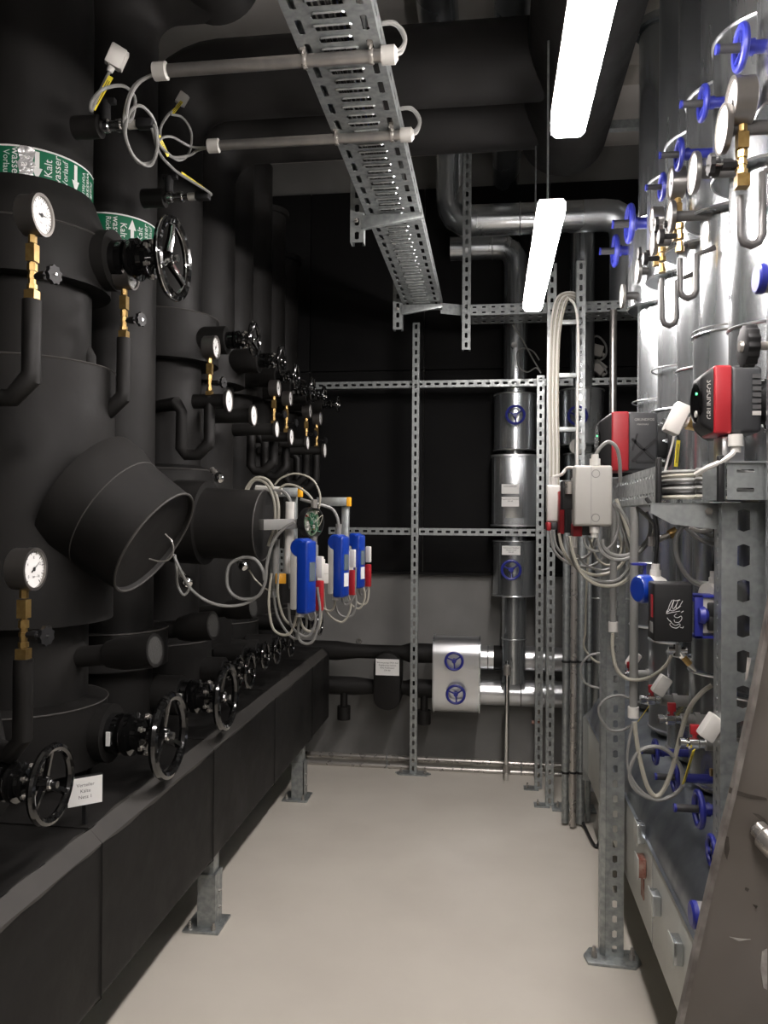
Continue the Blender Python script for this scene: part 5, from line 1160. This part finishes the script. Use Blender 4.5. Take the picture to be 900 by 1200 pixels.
# ================================================================ BLUE SENSOR, SIGNATURE BOX, VALVES
def transmitter(px, py, Y, label, blue=True):
    c = at(px, py, Y=Y); t = thing('transmitter', label, 'transmitter', c)
    ax = V((-.92, -.39, 0))
    mk('body', MB().lathe(c - ax * .05, ax, [(0, 0), (0, .028), (.012, .034), (.045, .034), (.045, 0)], 22), 'white_plastic', t)
    if blue: mk('blue_cover', MB().lathe(c - ax * .004, ax, [(0, .03), (.0, .037), (.02, .037), (.03, .032), (.032, .02), (.026, 0)], 26), 'blue_meter', t)
    g_ = c - ax * .028 + UZ * .034; mk('cable_gland', MB().cyl(g_ - UZ * .01, g_ + UZ * .014, .014, n=8).cyl(g_ + UZ * .014, g_ + UZ * .03, .011, n=10), 'white_plastic', t)
    mk('black_cable', MB().tube([g_ + UZ * .03, g_ + V((.002, 0, .06)), g_ + V((.004, 0, .11)), g_ + V((-.006, 0, .17)), g_ + V((-.02, .02, .2))], .0055, n=8), 'cable_black', t)
    return t
transmitter(757, 690, 2.12, 'round blue-capped transmitter left of the black signature box')
t = transmitter(826, 699, 2.1, 'white transmitter body right of the black signature box, on a blue frame', False)
Yk = 2.0; a = at(766, 683, Y=Yk); b = at(812, 753, Y=Yk)
t = thing('control_box', 'black control box with white handwritten scribble on its front', 'control box', (a.x, Yk, b.z))
mk('housing', MB().box((a.x, Yk, b.z), (b.x, Yk + .07, a.z)), 'black_plastic', t, bev=.005, seg=3)
mk('red_stripe', MB().box((a.x - .0012, Yk + .008, a.z - .085), (a.x + .001, Yk + .03, a.z - .03)), 'red', t)
mk('grey_sticker', MB().box((a.x - .0012, Yk + .006, b.z + .02), (a.x + .001, Yk + .04, b.z + .045)), 'cable_grey', t)
# white handwritten scribble copied stroke by stroke (crop of the photo, pixels of the 900x1200 frame)
strokes = [[(788, 703), (785, 708), (783, 714), (781, 717), (784, 716), (787, 710), (790, 703), (788, 710), (789, 714), (793, 708), (795, 703), (792, 712), (795, 712), (799, 706), (800, 704)],
 [(784, 714), (788, 716), (794, 713), (798, 710)], [(789, 703), (792, 704), (797, 703)],
 [(783, 716), (781, 719), (786, 718), (792, 717), (797, 716)], [(793, 719), (790, 722), (794, 724), (798, 722), (799, 725), (796, 729), (791, 729), (790, 726)],
 [(782, 724), (784, 727), (787, 729)], [(785, 727), (788, 731), (792, 733), (796, 731), (797, 733), (793, 736), (788, 735), (785, 732), (786, 730)], [(797, 735), (800, 736), (801, 734)], [(798, 718), (801, 716)]]
sb = MB()
for s_ in strokes: sb.tube([at(p[0], p[1], Y=Yk - .0008) for p in s_], .0005, n=4, sub=4)
mk('scribble', sb, 'paper', t, kind='stuff')
fr = thing('valve_bracket', 'dark blue mounting frame right of the black signature box', 'frame', at(824, 748, Y=2.03))
a = at(813, 697, Y=2.03); b = at(838, 748, Y=2.03)
for lo, hi in (((a.x, 2.02, a.z - .006), (b.x, 2.08, a.z)), ((a.x, 2.02, b.z), (b.x, 2.08, b.z + .006)), ((a.x, 2.02, b.z), (a.x + .02, 2.03, a.z))): mk('frame_bar', MB().box(lo, hi), 'blue', fr, bev=.001)
c = at(819, 721, Y=2.01); mk('spindle_hub', MB().lathe(c, UX, [(0, 0), (0, .018), (.012, .022), (.02, .015), (.02, 0)], 14), 'blue', fr)
c = at(830, 720, Y=2.03); mk('inner_plate', MB().obox(c, UX * .018, UY * .002, UZ * .045), 'white_plastic', fr); mk('black_clamp', MB().obox(c + V((.004, -.012, .012)), UX * .009, UY * .008, UZ * .018).obox(c + V((.004, -.012, -.02)), UX * .009, UY * .008, UZ * .018), 'black_plastic', fr, bev=.004)
a = at(741, 660, Y=2.2); b = at(758, 740, Y=2.2); fr = thing('valve_bracket', 'dark blue bracket behind the round blue-capped transmitter', 'frame', V((a.x, 2.2, b.z)))
mk('frame_bar', MB().box((a.x, 2.2, a.z - .006), (b.x, 2.23, a.z)), 'blue', fr); mk('frame_bar', MB().box((b.x - .006, 2.21, a.z - .09), (b.x, 2.23, a.z - .006)), 'blue', fr); mk('frame_bar', MB().box((b.x, 2.21, a.z - .10), (.64, 2.23, a.z - .09)), 'blue', fr)
# chrome tee and needle below the box
c = at(794, 762, Y=2.04); t = thing('test_fitting', 'chrome tee with brass-tipped test nozzle under the black signature box', 'fitting', c)
mk('tee_body', MB().cyl(c - UX * .022, c + UX * .022, .008, n=10).cyl(c - UZ * .014, c + UZ * .014, .010, n=8), 'chrome', t)
e = at(813, 784, Y=2.04); d_ = (e - c); mk('brass_barrel', MB().cyl(c + d_ * .35, c + d_ * .75, .008, n=12), 'brass', t); mk('tip', MB().cyl(c + d_ * .75, c + d_ * 1.1, .007, .003, n=10), 'steel', t); mk('nut', MB().cyl(c + d_ * .1, c + d_ * .35, .009, n=6), 'chrome', t)
def redvalve(px, py, X, label, box=None):
    c = at(px, py, X=X); t = thing('ball_valve', label, 'valve', c, 'small chrome valves with red handles on the right risers')
    mk('body', MB().lathe(c - UX * .035, UX, [(0, 0), (0, .013), (.012, .013), (.012, .010), (.018, .010), (.022, .015), (.042, .015), (.046, .011), (.06, .011), (.06, 0)], 10), 'chrome', t)
    mk('red_handle', MB().cyl(c + UZ * .012, c + UZ * .024, .006, n=8).obox(c + UZ * .034, UX * .011, UY * .006, UZ * .012), 'red', t, bev=.002)
    mk('pipe_stub', MB().cyl(c + UX * .025, c + UX * .14, .017, n=16).cyl(c + UX * .06, c + UX * .075, .022, n=16), 'cable_grey', t)
    if box:
        q_ = at(box[0], box[1], X=X + .02); R = Matrix.Rotation(.55, 3, 'Y')
        mk('sensor_housing', MB().obox(q_, R @ V((.018, 0, 0)), UY * .02, R @ V((0, 0, .03))), 'white_plastic', t, bev=.004)
redvalve(764, 820, .50, 'farthest red-handled chrome valve with a white angled sensor box', (775, 803))
redvalve(787, 843, .50, 'middle red-handled chrome valve on a grey stub')
redvalve(814, 871, .50, 'nearest red-handled chrome valve beside the broad post', (833, 852))
redvalve(738, 790, .52, 'far red-handled valve half hidden behind the nearest post', (742, 773))
tag(at(760, 828, X=.49), at(748, 845, X=.49), 'yellow tag below the farthest red-handled valve', .007)
tag(at(813, 879, X=.49), at(801, 918, X=.49), 'long yellow tag below the nearest red-handled valve', .010)
c = at(832, 905, X=.545); t = thing('brass_plug', 'small brass plug on the riser beside the broad post', 'plug', c); mk('plug', MB().cyl(c, c + UX * .03, .010, n=10), 'brass', t)
c = at(784, 627, Y=2.3); t = thing('brass_plug', 'chrome and brass drain plug behind the hanging black cable', 'plug', c)
mk('brass_tip', MB().cyl(c, c + V((.02, .0, .012)), .013, n=10), 'brass', t); mk('body', MB().cyl(c - V((.045, 0, .02)), c, .009, n=10).cyl(c - V((.045, 0, .032)), c - V((.045, 0, .005)), .011, n=8), 'steel', t)
# ================================================================ FILL BEHIND THE RIGHT ROW
for k, (px, Y, r, py0, py1, lab) in enumerate(((703, 4.3, .06, 560, 925, 'dim clad pipe left of the nearest post, in the gap behind it'), (728, 4.0, .075, 560, 948, 'dim broad clad pipe behind the hanging grey conduit'))):
    x = at(px, 700, Y=Y).x; t = thing('clad_pipe', lab, 'pipe', (x, Y, at(px, py1, Y=Y).z)); mk('pipe', MB().cyl((x, Y, at(px, py1, Y=Y).z), (x, Y, at(px, py0, Y=Y).z), r, n=26), 'galv', t)
    for py in (640, 700): mk('joint_ring', MB().torus((x, Y, at(px, py, Y=Y).z), UZ, r + .001, .003, 26, 5), 'galv_bright', t)
t, a, b = hpipe('horizontal clad main low behind the far end of the right header', 700, 800, 822, .11, 'galv', Y=4.45)
for k, (px, py, lab) in enumerate(((698, 411, 'upper pale sensor box on the black lining behind the ladder'), (701, 431, 'lower pale sensor box on the black lining behind the ladder'))):
    c = at(px, py, Y=4.85); t = thing('sensor_box', lab, 'sensor', c, 'pale sensor boxes on the black lining'); R = Matrix.Rotation(.3 + k * .4, 3, 'Y')
    mk('housing', MB().obox(c, R @ V((.04, 0, 0)), UY * .03, R @ V((0, 0, .034))), 'grey_plastic', t, bev=.006); mk('gland', MB().cyl(c + R @ V((.04, 0, -.01)), c + R @ V((.06, 0, -.015)), .012, n=8), 'grey_plastic', t)
cable('grey cable coil around the two pale sensor boxes on the black lining', [at(*p, Y=4.82) for p in ((688, 400), (700, 394), (710, 405), (709, 418), (698, 423), (687, 414), (690, 424), (702, 425), (711, 436), (706, 441))], .006, 'cable_grey')
ds = thing('ceiling_duct', 'dim curved clad duct under the ceiling at the upper right', 'pipe', (1.0, 4.2, 3.4))
mk('pipe', MB().tube([(1.0, 4.85, 2.7), (1.0, 4.85, 3.1), (.98, 4.7, 3.4), (.9, 4.3, 3.5), (.85, 3.6, 3.5)], .11, n=24), 'galv', ds)
rs = thing('strut_rail', 'dim horizontal support rail under the ceiling at the upper right', 'strut', (.6, 3.9, 3.38)); mk('rail', MB().box((.45, 3.88, 3.36), (1.7, 3.92, 3.40)), 'zinc', rs)
# ================================================================ FOREGROUND STEEL STRINGER
Ys = 1.22
L = [at(px, py, Y=Ys) for px, py in ((900, 728), (881, 830), (858, 935), (852, 958), (828, 1060), (797, 1200))]
dz = (L[-2] - L[-1]); bot = L[-1] - dz * (L[-1].z / dz.z); top = L[0] + (L[0] - L[1]) * 2.2
edge = [top] + L + [bot]
wd = .34
st = thing('steel_stringer', 'scuffed brown-grey inclined steel channel in the bottom right foreground', 'steel beam', (bot.x, Ys, 0))
poly = [(p.x, p.z) for p in edge] + [(bot.x + wd, 0), (top.x + wd, top.z)]
mk('web', MB().prism(poly, (0, Ys, 0), UX, UZ, UY * .01), 'stringer', st)
fl = MB()
vs = []; fs = []
for p in edge:
    vs += [V((p.x - .003, Ys - .004, p.z)), V((p.x + .003, Ys - .006, p.z)), V((p.x + .003, Ys + .012, p.z)), V((p.x - .003, Ys + .012, p.z))]
for i in range(len(edge) - 1):
    for k in range(4): fs.append((i * 4 + k, i * 4 + (k + 1) % 4, i * 4 + 4 + (k + 1) % 4, i * 4 + 4 + k))
fl.add(vs, fs); mk('edge_flange', fl, 'edge_wear', st)
def blot(pts, m, nm='stain'):
    P = [at(px, py, Y=Ys - .0012) for px, py in pts]; mb = MB(); mb.prism([(p.x, p.z) for p in P], (0, Ys - .0015, 0), UX, UZ, UY * .0012); mk(nm, mb, m, st)
blot([(855, 922), (862, 926), (878, 931), (898, 935), (899, 938), (880, 936), (864, 932), (854, 929)], 'stain')
blot([(850, 980), (854, 981), (855, 995), (852, 1008), (849, 1000)], 'stain'); blot([(874, 1040), (878, 1042), (876, 1045), (873, 1043)], 'stain'); blot([(882, 1060), (888, 1062), (886, 1065)], 'stain')
blot([(882, 953), (890, 955), (897, 960), (899, 964), (890, 960)], 'stain')
blot([(893, 1115), (899, 1112), (899, 1160), (895, 1158), (891, 1135)], 'scrape', 'scrape'); blot([(855, 1098), (866, 1100), (880, 1101), (866, 1103)], 'scrape', 'scrape'); blot([(876, 770), (880, 772), (876, 795), (873, 798)], 'scrape', 'scrape')
c = at(885, 967, Y=Ys - .004); e = at(915, 1000, Y=Ys - .03); mk('tube_boss', MB().tube([c, c.lerp(e, .5) - UY * .01, e], .017, n=16, rs=[.006] + [.013] * 3 + [.019] * 9), 'steel', st)
